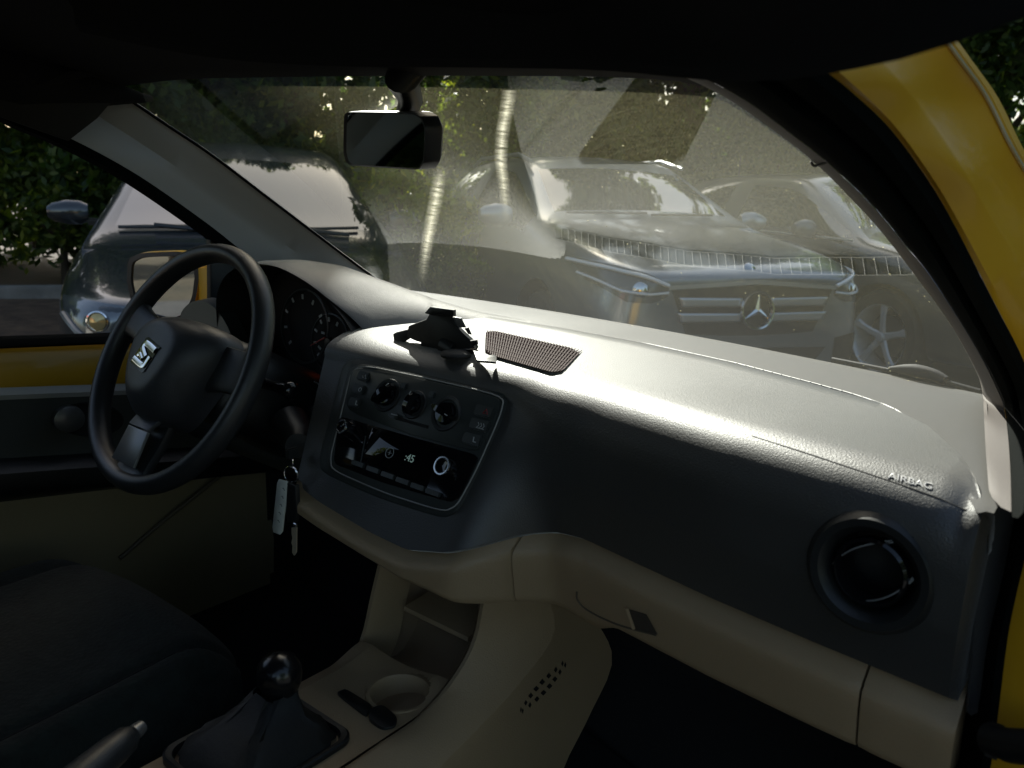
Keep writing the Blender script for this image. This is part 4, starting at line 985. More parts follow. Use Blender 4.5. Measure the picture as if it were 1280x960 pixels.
for i, (hw, hd_, z, c) in enumerate([(.063, .074, .546, (cx_, cy_)), (.058, .066, .556, (cx_, cy_)), (.050, .056, .566, (.005, -.045)), (.036, .040, .576, (.003, -.04)), (.026, .028, .588, (.001, -.03)), (.019, .02, .600, (0, -.022)), (.015, .015, .612, (0, -.018))][:6]):
    P = rr(hw, hd_, z, 6, min(hw, hd_)*.5, c); k = np.arange(len(P)); rows.append([(p[0]*(1)+.002*math.sin(j*2.2+i), p[1]+.002*math.cos(j*1.7+i*2), p[2]+.002*math.sin(j*1.1+i*1.9)) for j, p in enumerate(P)])
g = G(); g.loft(rows, 0, True); g.build('gear_boot', mat('gear_boot_leather', (.005, .006, .0055), .6, bump=.4, bscale=200), gl_)
g = G(); kx = (0, -.016, 0); g.lathe([(.014, .56), (.016, .580), (.0195, .595), (.024, .606), (.0255, .617), (.024, .628), (.0175, .637), (.009, .641), (0, .642)], kx, (0, 0.0, 1), 32); g.build('knob', mat('knob_black', (.008, .008, .009), .22), gl_)
g = G(); g.lathe([(.0175, .588), (.0205, .592), (.0205, .595), (.019, .597)], kx, (0, 0, 1), 32, cap=False); g.build('knob_collar', MT['black'], gl_)
# handbrake
a, b = at(162, 921, d=.74), at(70, 1000, d=.66)
hbk = G(); u_ = (b-a)/np.linalg.norm(b-a); hbk.tube([a-u_*.004, a+u_*.004, a+u_*.02, a+(b-a)*.6, b, b+(b-a)], [.008, .0125, .0145, .016, .017, .017], 16); hb = hbk.build('handbrake', MT['wheelp'], car)
g = G(); g.tube([a-u_*.016, a-u_*.010, a], [.006, .0072, .0072], 16); g.build('release_button', MT['silver'], hb)

# ---- steering wheel
wc = np.array([-.355, .079, .904]); wt = R(28.4); wx = np.array([1., 0, 0]); wy = np.array([0, math.sin(wt), math.cos(wt)]); wz = np.array([0, -math.cos(wt), math.sin(wt)])
def WL(a, b, h=0): return wc+wx*a+wy*b+wz*h
sw = thing('steering_wheel', '', ''); del sw['label']; del sw['category']; sw.parent = car
g = G(); rows = []
for k in range(96):
    a = 2*math.pi*k/96; thick = 1+.10*math.exp(-((math.degrees(a)-150) % 360/12)**2)
    rows.append([WL((.172+.0135*math.cos(b))*math.cos(a), (.172+.0135*math.cos(b))*math.sin(a), .0165*math.sin(b)) for b in np.linspace(0, 2*math.pi, 17)[:-1]])
rows.append(rows[0]); g.loft(rows, 0, True); g.build('rim', MT['wheelp'], sw)
def spoke(a0, w0, a1, w1, nm='spoke', mt='wheelp', h0=-.012, h1=.0, r0=.06, r1=.166, th=.016):
    rows = []
    for t in np.linspace(0, 1, 9):
        a = R(a0*(1-t)+a1*t); r = r0*(1-t)+r1*t; wd = (w0*(1-t)+w1*t)+.012*(2*t-1)**4*(1 if t > .5 else .3); h = h0*(1-t)+h1*t-.006*math.sin(t*3.14)
        u = (math.cos(a), math.sin(a)); q = (-u[1], u[0])
        sec = []
        for b in np.linspace(0, 2*math.pi, 15)[:-1]:
            cx, cy = math.cos(b), math.sin(b); e = .55
            sx = abs(cx)**e*(1 if cx > 0 else -1)*wd; sy = abs(cy)**e*(1 if cy > 0 else -1)*th
            sec.append(WL(u[0]*r+q[0]*sx, u[1]*r+q[1]*sx, h+sy*.6))
        rows.append(sec)
    g = G(); g.loft(rows, 0, True, True); return g.build(nm, MT[mt], sw)
spoke(164, .030, 162, .022); spoke(10, .034, 4, .028); spoke(-90, .034, -90, .030)
# hub pad
face = [(-.048, .012), (-.036, .034), (.0, .047), (.036, .034), (.048, .012), (.040, -.02), (.022, -.045), (0, -.052), (-.022, -.045), (-.040, -.02)]
base = [(-.088, .022), (-.072, .058), (.0, .068), (.072, .058), (.088, .022), (.070, -.035), (.045, -.078), (0, -.092), (-.045, -.078), (-.070, -.035)]
def cl(poly, n=5):
    P = [np.array(p, float) for p in poly]; out = []
    for i in range(len(P)):
        a, b, c, d = P[i-1], P[i], P[(i+1) % len(P)], P[(i+2) % len(P)]
        for k in range(n):
            t = k/n; out.append(.5*((2*b)+(-a+c)*t+(2*a-5*b+4*c-d)*t*t+(-a+3*b-3*c+d)*t**3))
    return out
F_, B_ = cl(face), cl(base)
rows = []
for k, h in ((1.0, -.035), (1.0, -.015), (.97, -.004), (.8, .018), (.45, .034), (.15, .043), (0.0, .0455), (-.12, .0465)):
    rows.append([WL(*(f*(1-k)+b*k if k >= 0 else f*.85), h) for f, b in zip(F_, B_)])
rows.append([WL(*(f*.4), .048) for f in F_]); 
g = G(); g.loft(rows, 0, True); g.add(rows[-1], [tuple(range(len(rows[-1])))]); g.add(rows[0], [tuple(range(len(rows[0])))]); hub = g.build('hub', MT['hub'], sw)
# silver insert of the lower spoke
g = G(); q = [WL(-.026, -.100, .012), WL(.026, -.100, .012), WL(.030, -.150, .0135), WL(-.030, -.150, .0135)]; g.prism(q, wz, .004, bev=.0015); g.build('spoke_insert', MT['silver'], sw)
g = G(); q = [WL(-.030, -.075, .0), WL(.030, -.075, .0), WL(.026, -.098, .011), WL(-.026, -.098, .011)]; g.prism(q, wz, .006, bev=.0015); g.build('spoke_cover', MT['hub'], sw)
# S emblem: two interlocking halves
eb = np.array([.0, -.003])
def E(pts): return [WL(eb[0]+x*.0180+y*.0055, eb[1]+y*.0165-x*.0045, .0482) for x, y in pts]
up = [(-1.0, .15), (-1.0, .62), (-.82, .98), (-.5, 1.05), (1.12, 1.05), (.92, .78), (.92, .62), (-.30, .62), (-.42, .52), (-.42, .40), (-.30, .30), (.45, -.02), (.45, -.32), (-.75, .02)]
lo = [(1.0, -.12), (1.0, -.66), (.82, -.98), (.5, -1.05), (-1.12, -1.05), (-.92, -.80), (-.92, -.60), (.25, -.60), (.40, -.52), (.40, -.46), (-.45, -.14), (-.45, .10), (-.2, .02), (.78, -.10)]
lo = [(1.0, .42), (1.0, -.62), (.82, -.98), (.5, -1.05), (-1.12, -1.05), (-.92, -.80), (-.92, -.62), (.36, -.62), (.50, -.52), (.50, .28), (.62, .42)]
g = G(); g.prism(E([(x*1.12, y*1.18) for x, y in [(-1, .9), (-.8, 1.05), (1.05, 1.05), (1.0, .8), (1.0, -.9), (.8, -1.05), (-1.05, -1.05), (-1, -.8)]]), wz, .0008); g.build('emblem_base', MT['gloss'], sw)
def strip(pts, w, nm):
    P = [np.array(p) for p in smooth([np.array(p) for p in pts], 5)]; L_ = []; R_ = []
    for i in range(len(P)):
        a = P[max(0, i-1)]; b = P[min(len(P)-1, i+1)]; t = (b-a)/np.linalg.norm(b-a); n = np.array([-t[1], t[0]])
        L_.append(P[i]+n*w); R_.append(P[i]-n*w)
    rows = []
    for l, r in zip(L_, R_):
        e = E([tuple(l), tuple((l+r)/2), tuple(r)]); rows.append([e[0]+wz*.0008, e[0]+wz*.0024, e[1]+wz*.0032, e[2]+wz*.0024, e[2]+wz*.0008])
    return rows
g = G(); g.loft(strip([(.95, .80), (-.2, .80), (-.68, .70), (-.72, .35), (-.3, .12), (.30, -.10)], .24, ''), cap=False); g.loft(strip([(-.95, -.80), (.2, -.80), (.68, -.70), (.72, -.35), (.72, .15)], .22, ''), cap=False); g.loft(strip([(-.72, -.35), (-.4, -.22), (.1, -.38)], .17, ''))
g.build('emblem', MT['chrome'], sw)
# column, stalks, lock
g = G(); rows = []
for t, hw, hu, hd_ in ((.045, .062, .052, .05), (.06, .075, .066, .06), (.12, .08, .07, .065), (.20, .085, .07, .075), (.30, .09, .065, .08)):
    rows.append([wc-wz*t+wx*(abs(math.cos(a))**.6*(1 if math.cos(a) > 0 else -1)*hw)+wy*(abs(math.sin(a))**.6*(1 if math.sin(a) > 0 else -1)*(hu if math.sin(a) > 0 else hd_)) for a in np.linspace(0, 2*math.pi, 29)[:-1]])
g.loft(rows, 0, True, True); colm = g.build('steering_column', MT['black'], car)
a, b = np.array([-.30, .155, .882]), at(366, 489, y=.165); u_ = (b-a)/np.linalg.norm(b-a)
g = G(); g.tube([a, a*.4+b*.6, b-u_*.012, b-u_*.004, b, b+u_*.003], [.009, .008, .011, .0135, .0125, .009], 18); g.build('stalk', MT['gloss'], colm)
g = G(); c = at(366, 482, y=.158); g.box(c, (.011, .001, .002), bev=.0004); g.build('stalk_mark', MT['mark'], colm)
a, b = np.array([-.41, .155, .885]), np.array([-.52, .14, .90]); g = G(); g.tube([a, b], [.009, .012], 14); g.build('stalk', MT['black'], colm)
ig = at(364, 560, y=.142); g = G(); g.tube([ig+[-.07, .05, .01], ig+[-.02, .03, .0], ig+[0, .012, 0]], [.028, .024, .018], 20); g.build('ignition_lock', MT['black'], colm)
# ---- keys hanging from the ignition
ky = thing('key_bunch', 'keys on a split ring with a pale plastic tag hanging from the ignition lock', 'keys')
g = G(); k0 = at(365, 573, y=.12); g.box(at(365, 566, y=.128), (.006, .02, .014), bev=.002); g.build('ignition_key', MT['black'], ky)
kc = at(364, 593, y=.12); g = G(); g.tube(smooth([at(364, 570, y=.126), at(366, 576, y=.119), at(365, 584, y=.119), at(363, 582, y=.121)], 4), .0012, 8); g.build('key_loop', MT['chrome'], ky)
vd = (CAM-kc)/np.linalg.norm(CAM-kc); e1 = np.cross(vd, [0, 0, 1]); e1 /= np.linalg.norm(e1); e2 = np.array([0, 0, 1.])
nrm = vd*.8+e1*.6; nrm /= np.linalg.norm(nrm); e1b = np.cross(nrm, e2); e1b /= np.linalg.norm(e1b)
g = G()
for o, r in ((.0, .0112), (.0012, .0108)): g.tube([kc+nrm*o+e1b*r*math.cos(t)+e2*r*math.sin(t) for t in np.linspace(0, 2*math.pi, 33)[:-1]], .0008, 8, closed=True)
g.build('split_ring', MT['chrome'], ky)
q = [at(*p, y=.118) for p in ((350, 599), (360, 601), (361, 606), (354, 664), (351, 668), (343, 665), (342, 659), (348, 603))]
g = G(); g.prism(q, (-.2, -1, 0), .002, bev=.0006); tg = g.build('plastic_tag', MT['tagpl'], ky)
g = G()
for k in range(5):
    c = at(354.5-k*1.6, 612+k*10, y=.1155); g.tube([c+[-.0025, 0, .001], c+[.0, 0, .002], c+[.002, 0, -.001]], .0005, 5)
g.build('tag_writing', mat('tag_ink', (.12, .13, .11), .6), tg)
q = [at(*p, y=.122) for p in ((364, 602), (374, 606), (376, 640), (373, 652), (364, 652), (362, 640))]; g = G(); g.prism(q, (-.2, -1, 0), .006, bev=.002); g.build('key_fob', MT['black'], ky)
g = G(); g.box(at(369, 656, y=.119), (.008, .004, .006), bev=.001); g.build('key_collar', MT['chrome'], ky)
q = [at(*p, y=.119) for p in ((366, 659), (372, 659), (371.5, 690), (369, 694), (366.5, 690), (367, 682), (365.6, 678), (366.8, 672), (365.8, 666))]; g = G(); g.prism(q, (0, -1, 0), .002); g.build('key_blade', MT['brass'], ky)

# ---- phone holder on the dash
ph = thing('phone_holder', 'folded black phone holder standing on the dashboard beside the speaker grille', 'phone holder')
def HP(px, py, y=.262): return at(px, py, y=y)
def plate(pts, y, th, nm, mt='black', bev=.0008, par=ph):
    g = G(); g.prism([HP(*p, y=y) for p in pts], (.45, -.87, .0), th, bev=bev); return g.build(nm, MT[mt], par)
plate([(514, 406), (536, 398), (540, 391), (568, 392), (571, 402), (577, 410), (592, 424), (595, 430), (597, 436), (592, 442), (588, 446), (562, 445), (553, 442), (545, 438), (530, 434), (529, 426), (522, 424), (512, 419)], .268, .012, 'cradle')
plate([(493, 417), (496, 415), (512, 411), (516, 419), (512, 424), (506, 427), (513, 437), (512, 439), (496, 431), (494, 424)], .264, .006, 'clamp_arm', bev=.0005)
g = G(); g.prism([HP(*p, y=.258) for p in ((534, 391), (541, 383), (556, 385), (570, 387), (570, 395), (553, 393), (544, 394))], (.45, -.87, .1), .012, bev=.0008); g.build('top_jaw', MT['black'], ph)
g = G(); g.prism([HP(*p, y=.252) for p in ((536, 390), (542, 384), (553, 386), (545, 392))], (.45, -.87, .6), .001); g.build('jaw_pad', mat('jaw_pad_grey', (.18, .19, .2), .35), ph)
plate([(562, 395), (577, 397), (583, 409), (569, 409)], .262, .003, 'side_jaw', 'silver', .0004)
plate([(589, 425), (597, 424), (598, 430), (592, 432)], .258, .006, 'release_button')
plate([(581, 410), (586, 409), (590, 418), (586, 417)], .285, .004, 'side_jaw')
g = G(); c = at(570, 440, z=.960); g.lathe([(.019, -.006), (.020, -.003), (.018, .0), (.012, .002), (.006, .003), (0, .003)], c-[0, 0, .0], (0, 0, 1), 30); g.build('suction_base', mat('holder_matt_black', (.008, .008, .008), .7), ph)
g = G(); g.tube([at(572, 440, y=.262), at(560, 432, y=.268)], [.013, .016], 16); g.build('ball_joint', MT['black'], ph)
g = G(); g.prism([at(*p, z=.9625) for p in ((590, 437), (612, 447), (619, 446), (621, 450), (620, 455), (596, 453))], (0, 0, 1), .003, bev=.0006); g.build('release_lever', MT['black'], ph)
g = G(); g.tube(smooth([at(579, 437, y=.252), at(592, 436, y=.250), at(597, 434, y=.250), at(596, 431, y=.252)], 4), .0011, 6); g.build('wire_clip', MT['chrome'], ph)

# ---- inside mirror
mi_ = thing('rear_view_mirror', '', ''); del mi_['label']; del mi_['category']; mi_.parent = car
MQ = [(432, 141), (436, 139), (520, 137), (545, 141), (549, 148), (547, 208), (541, 215), (520, 215), (438, 208), (433, 204), (430, 190)]
mn = np.array([-.36, -.92, -.14]); mn /= np.linalg.norm(mn); mc = at(485, 176, y=.19)
def MP(px, py, h=0): return onpl(px, py, mn, mc+mn*h)
def mpoly(pts, h, n=3, k=.2):
    P = [MP(*p, h=h) for p in pts]; out = []
    for i in range(len(P)):
        a, b, c = P[i-1], P[i], P[(i+1) % len(P)]; s0 = b+(a-b)*k; s1 = b+(c-b)*k
        for t in np.linspace(0, 1, n+1): out.append(s0*(1-t)**2+2*b*t*(1-t)+s1*t*t)
    return out
fr_ = [(432, 143), (437, 139), (520, 140), (531, 146), (536, 160), (534, 202), (528, 212), (515, 212), (440, 207), (434, 202), (431, 190)]
P0 = mpoly(fr_, 0); c0 = sum(P0)/len(P0)
g = G(); g.loft([[c0+(p-c0)*.93+mn*.001 for p in P0], [c0+(p-c0)*.985+mn*.003 for p in P0], [p-mn*.002 for p in P0], [c0+(p-c0)*1.0-mn*.016 for p in P0], [c0+(p-c0)*.86-mn*.026 for p in P0], [c0+(p-c0)*.5-mn*.030 for p in P0]], 0, True, False)
bk_ = [c0+(p-c0)*.5-mn*.030 for p in P0]; g.add(bk_, [tuple(range(len(bk_)))])
g.build('mirror_housing', MT['black'], mi_)
g = G(); p_ = [c0+(p-c0)*.935+mn*.0012 for p in P0]; g.add(p_, [tuple(range(len(p_)))], 0, False); g.build('mirror_glass', mat('dimmed_mirror', (.30, .32, .30), .04, 1), mi_)
a = onW(512, 92); g = G(); g.tube([a+[0, .0, .01], a+[0, -.012, -.008], MP(514, 125, -.030), MP(505, 150, -.03)], [.022, .019, .014, .012], 14); g.build('mirror_stalk', MT['black'], mi_)

# ---- left windscreen pillar
tr_ = [(95, 80), (150, 118), (200, 152), (260, 192), (330, 245), (400, 298), (440, 328), (478, 356)]
E1 = [onW(*p)+[.004, 0, 0] for p in tr_]
rid = [(55, 100), (115, 140), (165, 172), (225, 212), (295, 262), (365, 312), (415, 345), (462, 372)]
E2 = [at(*p, y=e[1]-.035) for p, e in zip(rid, E1)]
low_ = [(-70, 95), (20, 148), (90, 178), (170, 222), (255, 281), (300, 316), (345, 345), (420, 372)]
E3 = [at(*p, x=-.645) for p in low_]; E3[-1] = at(420, 372, x=-.63)
n_ = 40; e1_, e2_, e3_ = (resample(smooth(e, 5), n_) for e in (E1, E2, E3))
g = G(); g.loft([[a+[-.02, .02, .0], a+[0, .004, 0], a, a*.85+b*.15+[.001, -.002, .002], a*.5+b*.5+[.002, -.004, .003], b+[0, 0, 0], b*.8+c*.2+[0, -.002, 0], b*.45+c*.55, b*.12+c*.88, c, c+[-.02, .01, 0]] for a, b, c in zip(e1_, e2_, e3_)])
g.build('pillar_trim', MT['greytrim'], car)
g = G(); g.loft([[c+[.002, .006, .002], c+[.0, -.006, -.008], c+[-.03, -.006, -.008], c+[-.05, .02, .0]] for c in e3_]); g.build('window_seal', MT['rubber'], car)
g = G(); g.tube([e+[.002, .001, -.001] for e in e1_], .0028, 6); g.build('windscreen_seal', MT['rubber'], car)

q_ = [(158, 92), (146, 118), (120, 148), (84, 176), (10, 150), (-80, 118), (-120, 60), (60, 60)]
g = G(); g.prism([at(*p, x=-.608) for p in q_], (1, 0, 0), .006, bev=.002); g.build('roof_side_trim', mat('roof_side_dark', (.012, .010, .008), .8, bump=.2, bscale=500), car)
# ---- right windscreen pillar, door seal and yellow body frame
Apx = [(1236, 612), (1232, 560), (1230, 520), (1228, 492), (1221, 466), (1188, 405), (1145, 346), (1110, 300), (1075, 260), (1018, 203), (960, 158), (900, 118), (850, 96), (790, 76)]
Ad = [onW(*p) if p[1] < 480 else None for p in Apx]; base_ = onW(1228, 492); dA = float((base_-CAM)@cf)
Ad = [a if a is not None else at(*p, z=.954) for a, p in zip(Ad, Apx)]
Bpx = [(1264, 640), (1263, 590), (1260, 545), (1256, 515), (1250, 495), (1221, 437), (1166, 350), (1130, 305), (1095, 262), (1036, 205), (985, 165), (935, 128), (880, 98), (820, 74)]
Cpx = [(1300, 640), (1301, 590), (1300, 550), (1292, 500), (1279, 452), (1240, 375), (1183, 265), (1145, 205), (1106, 155), (1060, 112), (1025, 85), (990, 62), (950, 42), (900, 20)]
Dpx = [(1430, 660), (1420, 600), (1400, 520), (1370, 460), (1330, 410), (1279, 336), (1231, 262), (1200, 210), (1154, 142), (1118, 98), (1085, 60), (1060, 35), (1020, 10), (980, -10)]
Epx = [(1480, 680), (1460, 600), (1440, 500), (1410, 440), (1370, 370), (1335, 300), (1290, 228), (1262, 180), (1232, 120), (1200, 75), (1180, 48), (1160, 24), (1130, -5), (1090, -30)]
dep = [float((a-CAM)@cf) for a in Ad]
def cv(px, dd): return [at(*p, d=d*(1)+o) for p, d, o in zip(px, dep, dd)]
B3 = cv(Bpx, [-.06, -.07, -.08, -.07, -.06]+[-.05]*9); C3 = cv(Cpx, [-.13]*14); D3 = cv(Dpx, [-.125]*14); E3_ = cv(Epx, [-.10]*14)
A_, B_r, C_, D_, E_ = (np.array(smooth(e, 5)) for e in (Ad, B3, C3, D3, E3_))
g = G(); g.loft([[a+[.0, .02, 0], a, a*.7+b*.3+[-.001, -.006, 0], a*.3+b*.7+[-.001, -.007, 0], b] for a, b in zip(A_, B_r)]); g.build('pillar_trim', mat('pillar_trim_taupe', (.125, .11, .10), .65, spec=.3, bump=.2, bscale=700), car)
g = G(); a = onW(1018, 203); b = at(1040, 204, d=float((a-CAM)@cf)-.05); g.tube(smooth([a+[-.002, -.002, 0], a*.6+b*.4+[-.002, -.010, -.003], a*.3+b*.7+[0, -.010, -.001], b+[0, -.004, .002]], 4), .0012, 6); g.build('trim_joint', MT['slot'], car)
g = G(); g.loft([[b+[0, .002, 0], b*.85+c*.15+[0, -.012, 0], b*.62+c*.38+[0, -.014, 0], b*.5+c*.5+[.0, .004, 0], b*.42+c*.58+[0, -.010, 0], b*.15+c*.85+[0, -.010, 0], c+[0, .003, 0]] for b, c in zip(B_r, C_)]); g.build('door_seal', MT['rubber'], car)
g = G(); g.loft([[c+[0, .004, 0], c*.8+d*.2+[0, -.004, 0], c*.3+d*.7+[0, -.003, 0], d, d+[.002, .005, 0], d*.55+e*.45+[.0, .014, 0], d*.2+e*.8+[0, .004, 0], e+[0, 0, 0], e+[.003, .003, .001], e+[.006, .02, 0]] for c, d, e in zip(C_, D_, E_)]); body = g.build('body_frame', MT['yellow'], car)
g = G(); g.tube([e+[.0005, -.0015, 0] for e in E_], .0016, 6); g.build('frame_edge_glint', mat('painted_edge_glint', (.6, .55, .4), .25, .4), body)  # pale tube painted in as the paint's glint along the outer edge
# lower door frame on the right
def vcol(pts): return [at(px, py, y=y) for px, py, y in pts]
V1 = vcol([(1258, 600, .27), (1264, 630, .235), (1258, 690, .21), (1246, 745, .20), (1232, 800, .195), (1221, 880, .19), (1206, 960, .185), (1190, 1040, .18)])
V2 = vcol([(1300, 600, .21), (1296, 630, .19), (1283, 690, .17), (1270, 745, .16), (1259, 800, .155), (1249, 880, .15), (1238, 960, .145), (1225, 1040, .14)])
V3 = [at(px+190, py, y=y-.03) for px, py, y in [(1300, 600, .21), (1296, 630, .19), (1283, 690, .17), (1270, 745, .16), (1259, 800, .155), (1249, 880, .15), (1238, 960, .145), (1225, 1040, .14)]]
v1, v2, v3 = (resample(smooth(e, 5), 30) for e in (V1, V2, V3))
g = G(); g.loft([[a+[-.02, .06, 0], a+[0, .003, 0], a*.8+b*.2+[0, -.008, 0], a*.3+b*.7+[0, -.009, 0], b+[0, .002, 0]] for a, b in zip(v1, v2)]); g.build('door_seal', MT['rubber'], car)
g = G(); g.loft([[b+[0, .002, 0], b*.9+c*.1, b*.4+c*.6, c] for b, c in zip(v2, v3)]); g.build('body_frame', MT['yellow'], car)
g = G(); g.tube([at(1236, 922, y=.125), at(1262, 932, y=.115), at(1300, 935, y=.10)], [.011, .012, .012], 12); g.box(at(1243, 926, y=.128), (.014, .012, .026), bev=.003); g.build('door_check_strap', MT['hinge'], car)
# ---- roof, header, cabin
HE = [(-200, 60), (-60, 96), (60, 108), (140, 108), (230, 98), (350, 95), (500, 93), (650, 93), (760, 94), (850, 99), (905, 110)]
H3 = [onW(*p) if p[0] >= 140 else None for p in HE]; H3[0], H3[1], H3[2] = at(-200, 60, x=-.60), at(-60, 96, x=-.60), at(60, 108, x=-.585)
H3 = resample(smooth(H3, 5), 40)
g = G(); rows = []
for p in H3:
    rows.append([p+[0, .05, -.004+.03], p+[0, .01, .004], p+[0, -.004, -.002], p+[0, -.03, .004], np.array([p[0], min(p[1]-.08, -.05), 1.33]), np.array([p[0], -.35, 1.385]), np.array([p[0], -1.3, 1.39]), np.array([p[0]*.95, -2.0, 1.30])])
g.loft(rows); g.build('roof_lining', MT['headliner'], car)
# roof rail over the passenger door, just above the photographer
RL = [(100, 40, .80), (250, 70, .76), (400, 82, .73), (560, 84, .70), (700, 86, .66), (780, 90, .60), (870, 99, .53), (930, 102, .48), (1000, 98, .43), (1080, 84, .38), (1150, 68, .34), (1220, 44, .31), (1300, 16, .29), (1420, -40, .28)]
r3 = resample(smooth([at(px, py, d=d) for px, py, d in RL], 5), 30)
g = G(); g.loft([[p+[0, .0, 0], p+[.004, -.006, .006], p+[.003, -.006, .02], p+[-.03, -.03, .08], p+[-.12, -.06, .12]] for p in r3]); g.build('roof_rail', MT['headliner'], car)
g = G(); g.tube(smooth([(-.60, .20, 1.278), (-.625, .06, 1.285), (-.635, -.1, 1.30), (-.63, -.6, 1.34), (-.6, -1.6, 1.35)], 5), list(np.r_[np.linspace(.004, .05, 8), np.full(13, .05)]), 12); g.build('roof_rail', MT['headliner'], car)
# outer roof skin, bonnet
g = G(); rows = []
for x in np.linspace(-.60, .60, 20): rows.append([(x, yb(x)-.60-.02, 1.345-.02*(x/.6)**2), (x, -.25, 1.47-.04*(x/.6)**2), (x, -1.2, 1.48-.04*(x/.6)**2), (x, -2.1, 1.38-.03*(x/.6)**2)])
g.loft(rows); g.build('roof', MT['yellow'], car, sol=.004)
g = G(); rows = []
for x in np.linspace(-.72, .72, 20): rows.append([(x, yb(x)+.06,   .85-.05*(x/.7)**2), (x, .95, .83-.06*(x/.7)**2), (x, 1.15, .78-.08*(x/.7)**2), (x, 1.28, .62-.1*(x/.7)**2), (x, 1.34, .35)])
g.loft(rows); g.build('bonnet', MT['yellow'], car, sol=.004)
g = G(); g.loft([[(x, yb(x)+.015, .938), (x, yb(x)+.07, .90)] for x in np.linspace(-.62, .60, 30)]); g.build('scuttle', MT['black'], car)
wp = [at(1112, 461, y=.612), at(1135, 462, y=.606), at(1165, 468, y=.598), at(1182, 476, y=.592)]
g = G(); g.tube(smooth(wp, 4), list(np.r_[np.linspace(.003, .0085, 6), np.linspace(.0085, .006, 7)]), 10); g.tube([at(1040, 449, y=.645), at(1112, 463, y=.625)], .003, 6); g.tube([at(1182, 477, y=.592), at(1225, 489, y=.59)], .003, 6); g.build('wiper', mat('wiper_black', (.008, .008, .009), .75), car)
# floor, bulkhead and cabin shell
g = G(); g.loft([[(-.69, y, .32), (-.3, y, .26), (0, y, .32), (.3, y, .26), (.70, y, .32)] for y in (-2.1, -1, 0, .5)]); g.build('floor', MT['carpet'], car)
g = G(); g.loft([[(x, .50, .26), (x, .62, .40), (x, .60, .72), (x, .55, .93)] for x in (-.70, -.3, .3, .68)]); g.build('bulkhead', MT['carpet'], car)
g = G(); g.loft([[(-.675, y, .28), (-.68, y, .6), (-.685, y, .86)] for y in (.44, .66)]); g.build('kick_panel', MT['carpet'], car); g = G(); g.loft([[(.66, y, .28), (.66, y, .6), (.655, y, .90)] for y in (.20, .64)]); g.build('kick_panel', MT['carpet'], car)
g = G(); g.loft([[(x, -1.75, .35), (x, -1.65, .6), (x, -1.8, 1.12), (x, -1.82, 1.2)] for x in (-.62, -.02)]); g.loft([[(x, -1.75, .35), (x, -1.65, .6), (x, -1.8, 1.12), (x, -1.82, 1.2)] for x in (.02, .62)]); g.build('rear_seat', MT['fabric2'], car, sol=-.08)
g = G()
for sd in (-1, 1): g.loft([[(sd*.70, y, .30), (sd*.72, y, .60), (sd*.71, y, .93)] for y in ((-2.05, -.80) if sd > 0 else (-2.05, -.95))])
g.loft([[(x, -2.1, .3), (x, -2.1, 1.0)] for x in (-.70, .70)]); g.build('rear_side_panel', MT['fabric2'], car)
g = G()
for sd in (-1, 1):
    y0 = -.80 if sd > 0 else -.92
    g.loft([[(sd*.70, y0, .4), (sd*.70, y0-.12, .4)], [(sd*.70, y0, .93), (sd*.70, y0-.14, .93)], [(sd*.62, y0+.02, 1.36), (sd*.62, y0-.1, 1.36)]])
    g.loft([[(sd*.70, -1.85, .93), (sd*.70, -2.1, .93)], [(sd*.62, -1.75, 1.36), (sd*.62, -2.0, 1.33)]])
g.build('rear_pillar', MT['headliner'], car, sol=.02)

# ---- driver door
dd = thing('driver_door', '', ''); del dd['label']; del dd['category']; dd.parent = car
def DX(px, py, x=-.70): return at(px, py, x=x)
yD = np.linspace(-.95, .46, 30)
def band(z0, z1, x0, x1, nm, mt, y0=-.95, y1=.46, slope=.0, k=0, th=.0):
    g = G(); g.loft([[(x0-.002, y, z0+slope*(y)), (x0*.7+x1*.3+k, y, z0*.8+z1*.2+slope*y), (x0*.3+x1*.7+k, y, z0*.25+z1*.75+slope*y), (x1, y, z1+slope*y)] for y in np.linspace(y0, y1, 30)])
    return g.build(nm, mt, dd)
SL = -.11   # window sill falls towards the front as in the photo
band(.885, .903, -.700, -.716, 'window_seal', MT['rubber'], slope=-.08, k=.006)
band(.815, .885, -.690, -.714, 'door_frame', MT['yellow'], slope=-.10, k=.006)
g = G(); g.loft([[(-.735, y, .60), (-.735, y, .87-.09*y), (-.74, y, .893-.08*y)] for y in yD]); g.build('door_skin', MT['yellow'], dd)
g = G(); rows = []
for y in yD:
    s_ = -.13*y
    rows.append([(-.700, y, .823+s_), (-.693, y, .822+s_), (-.688, y, .812+s_), (-.690, y, .79+s_), (-.692, y, .72+s_*1.1), (-.690, y, .705+s_*1.3)])
gr2 = G(); gr2.loft([[r[0], (r[1][0]+.001, r[1][1], r[1][2]+.002), (r[2][0]+.003, r[2][1], r[2][2]), (r[2][0]+.001, r[2][1], r[2][2]-.008)] for r in rows]); gr2.build('card_top_rail', MT['greytrim'], dd)
g.loft(rows); g.build('door_card', mat('door_card_grey', (.06, .065, .06), .6, bump=.3, bscale=700), dd)
g = G(); g.loft([[(-.690, y, .706-.17*y), (-.672, y, .702-.17*y), (-.655, y, .690-.17*y), (-.652, y, .668-.17*y), (-.660, y, .650-.17*y), (-.69, y, .634-.15*y)] for y in yD]); g.build('armrest', MT['black'], dd)
g = G(); rows = []
for y in np.linspace(-.95, .45, 30):
    rows.append([(-.690, y, .634-.15*y), (-.688, y, .60-.12*y), (-.68, y, .50-.05*y), (-.672, y, .42), (-.68, y, .26)])
g.loft(rows); g.build('door_pocket_panel', mat('door_lower_brown', (.30, .235, .13), .65, bump=.3, bscale=700, var=.05), dd)
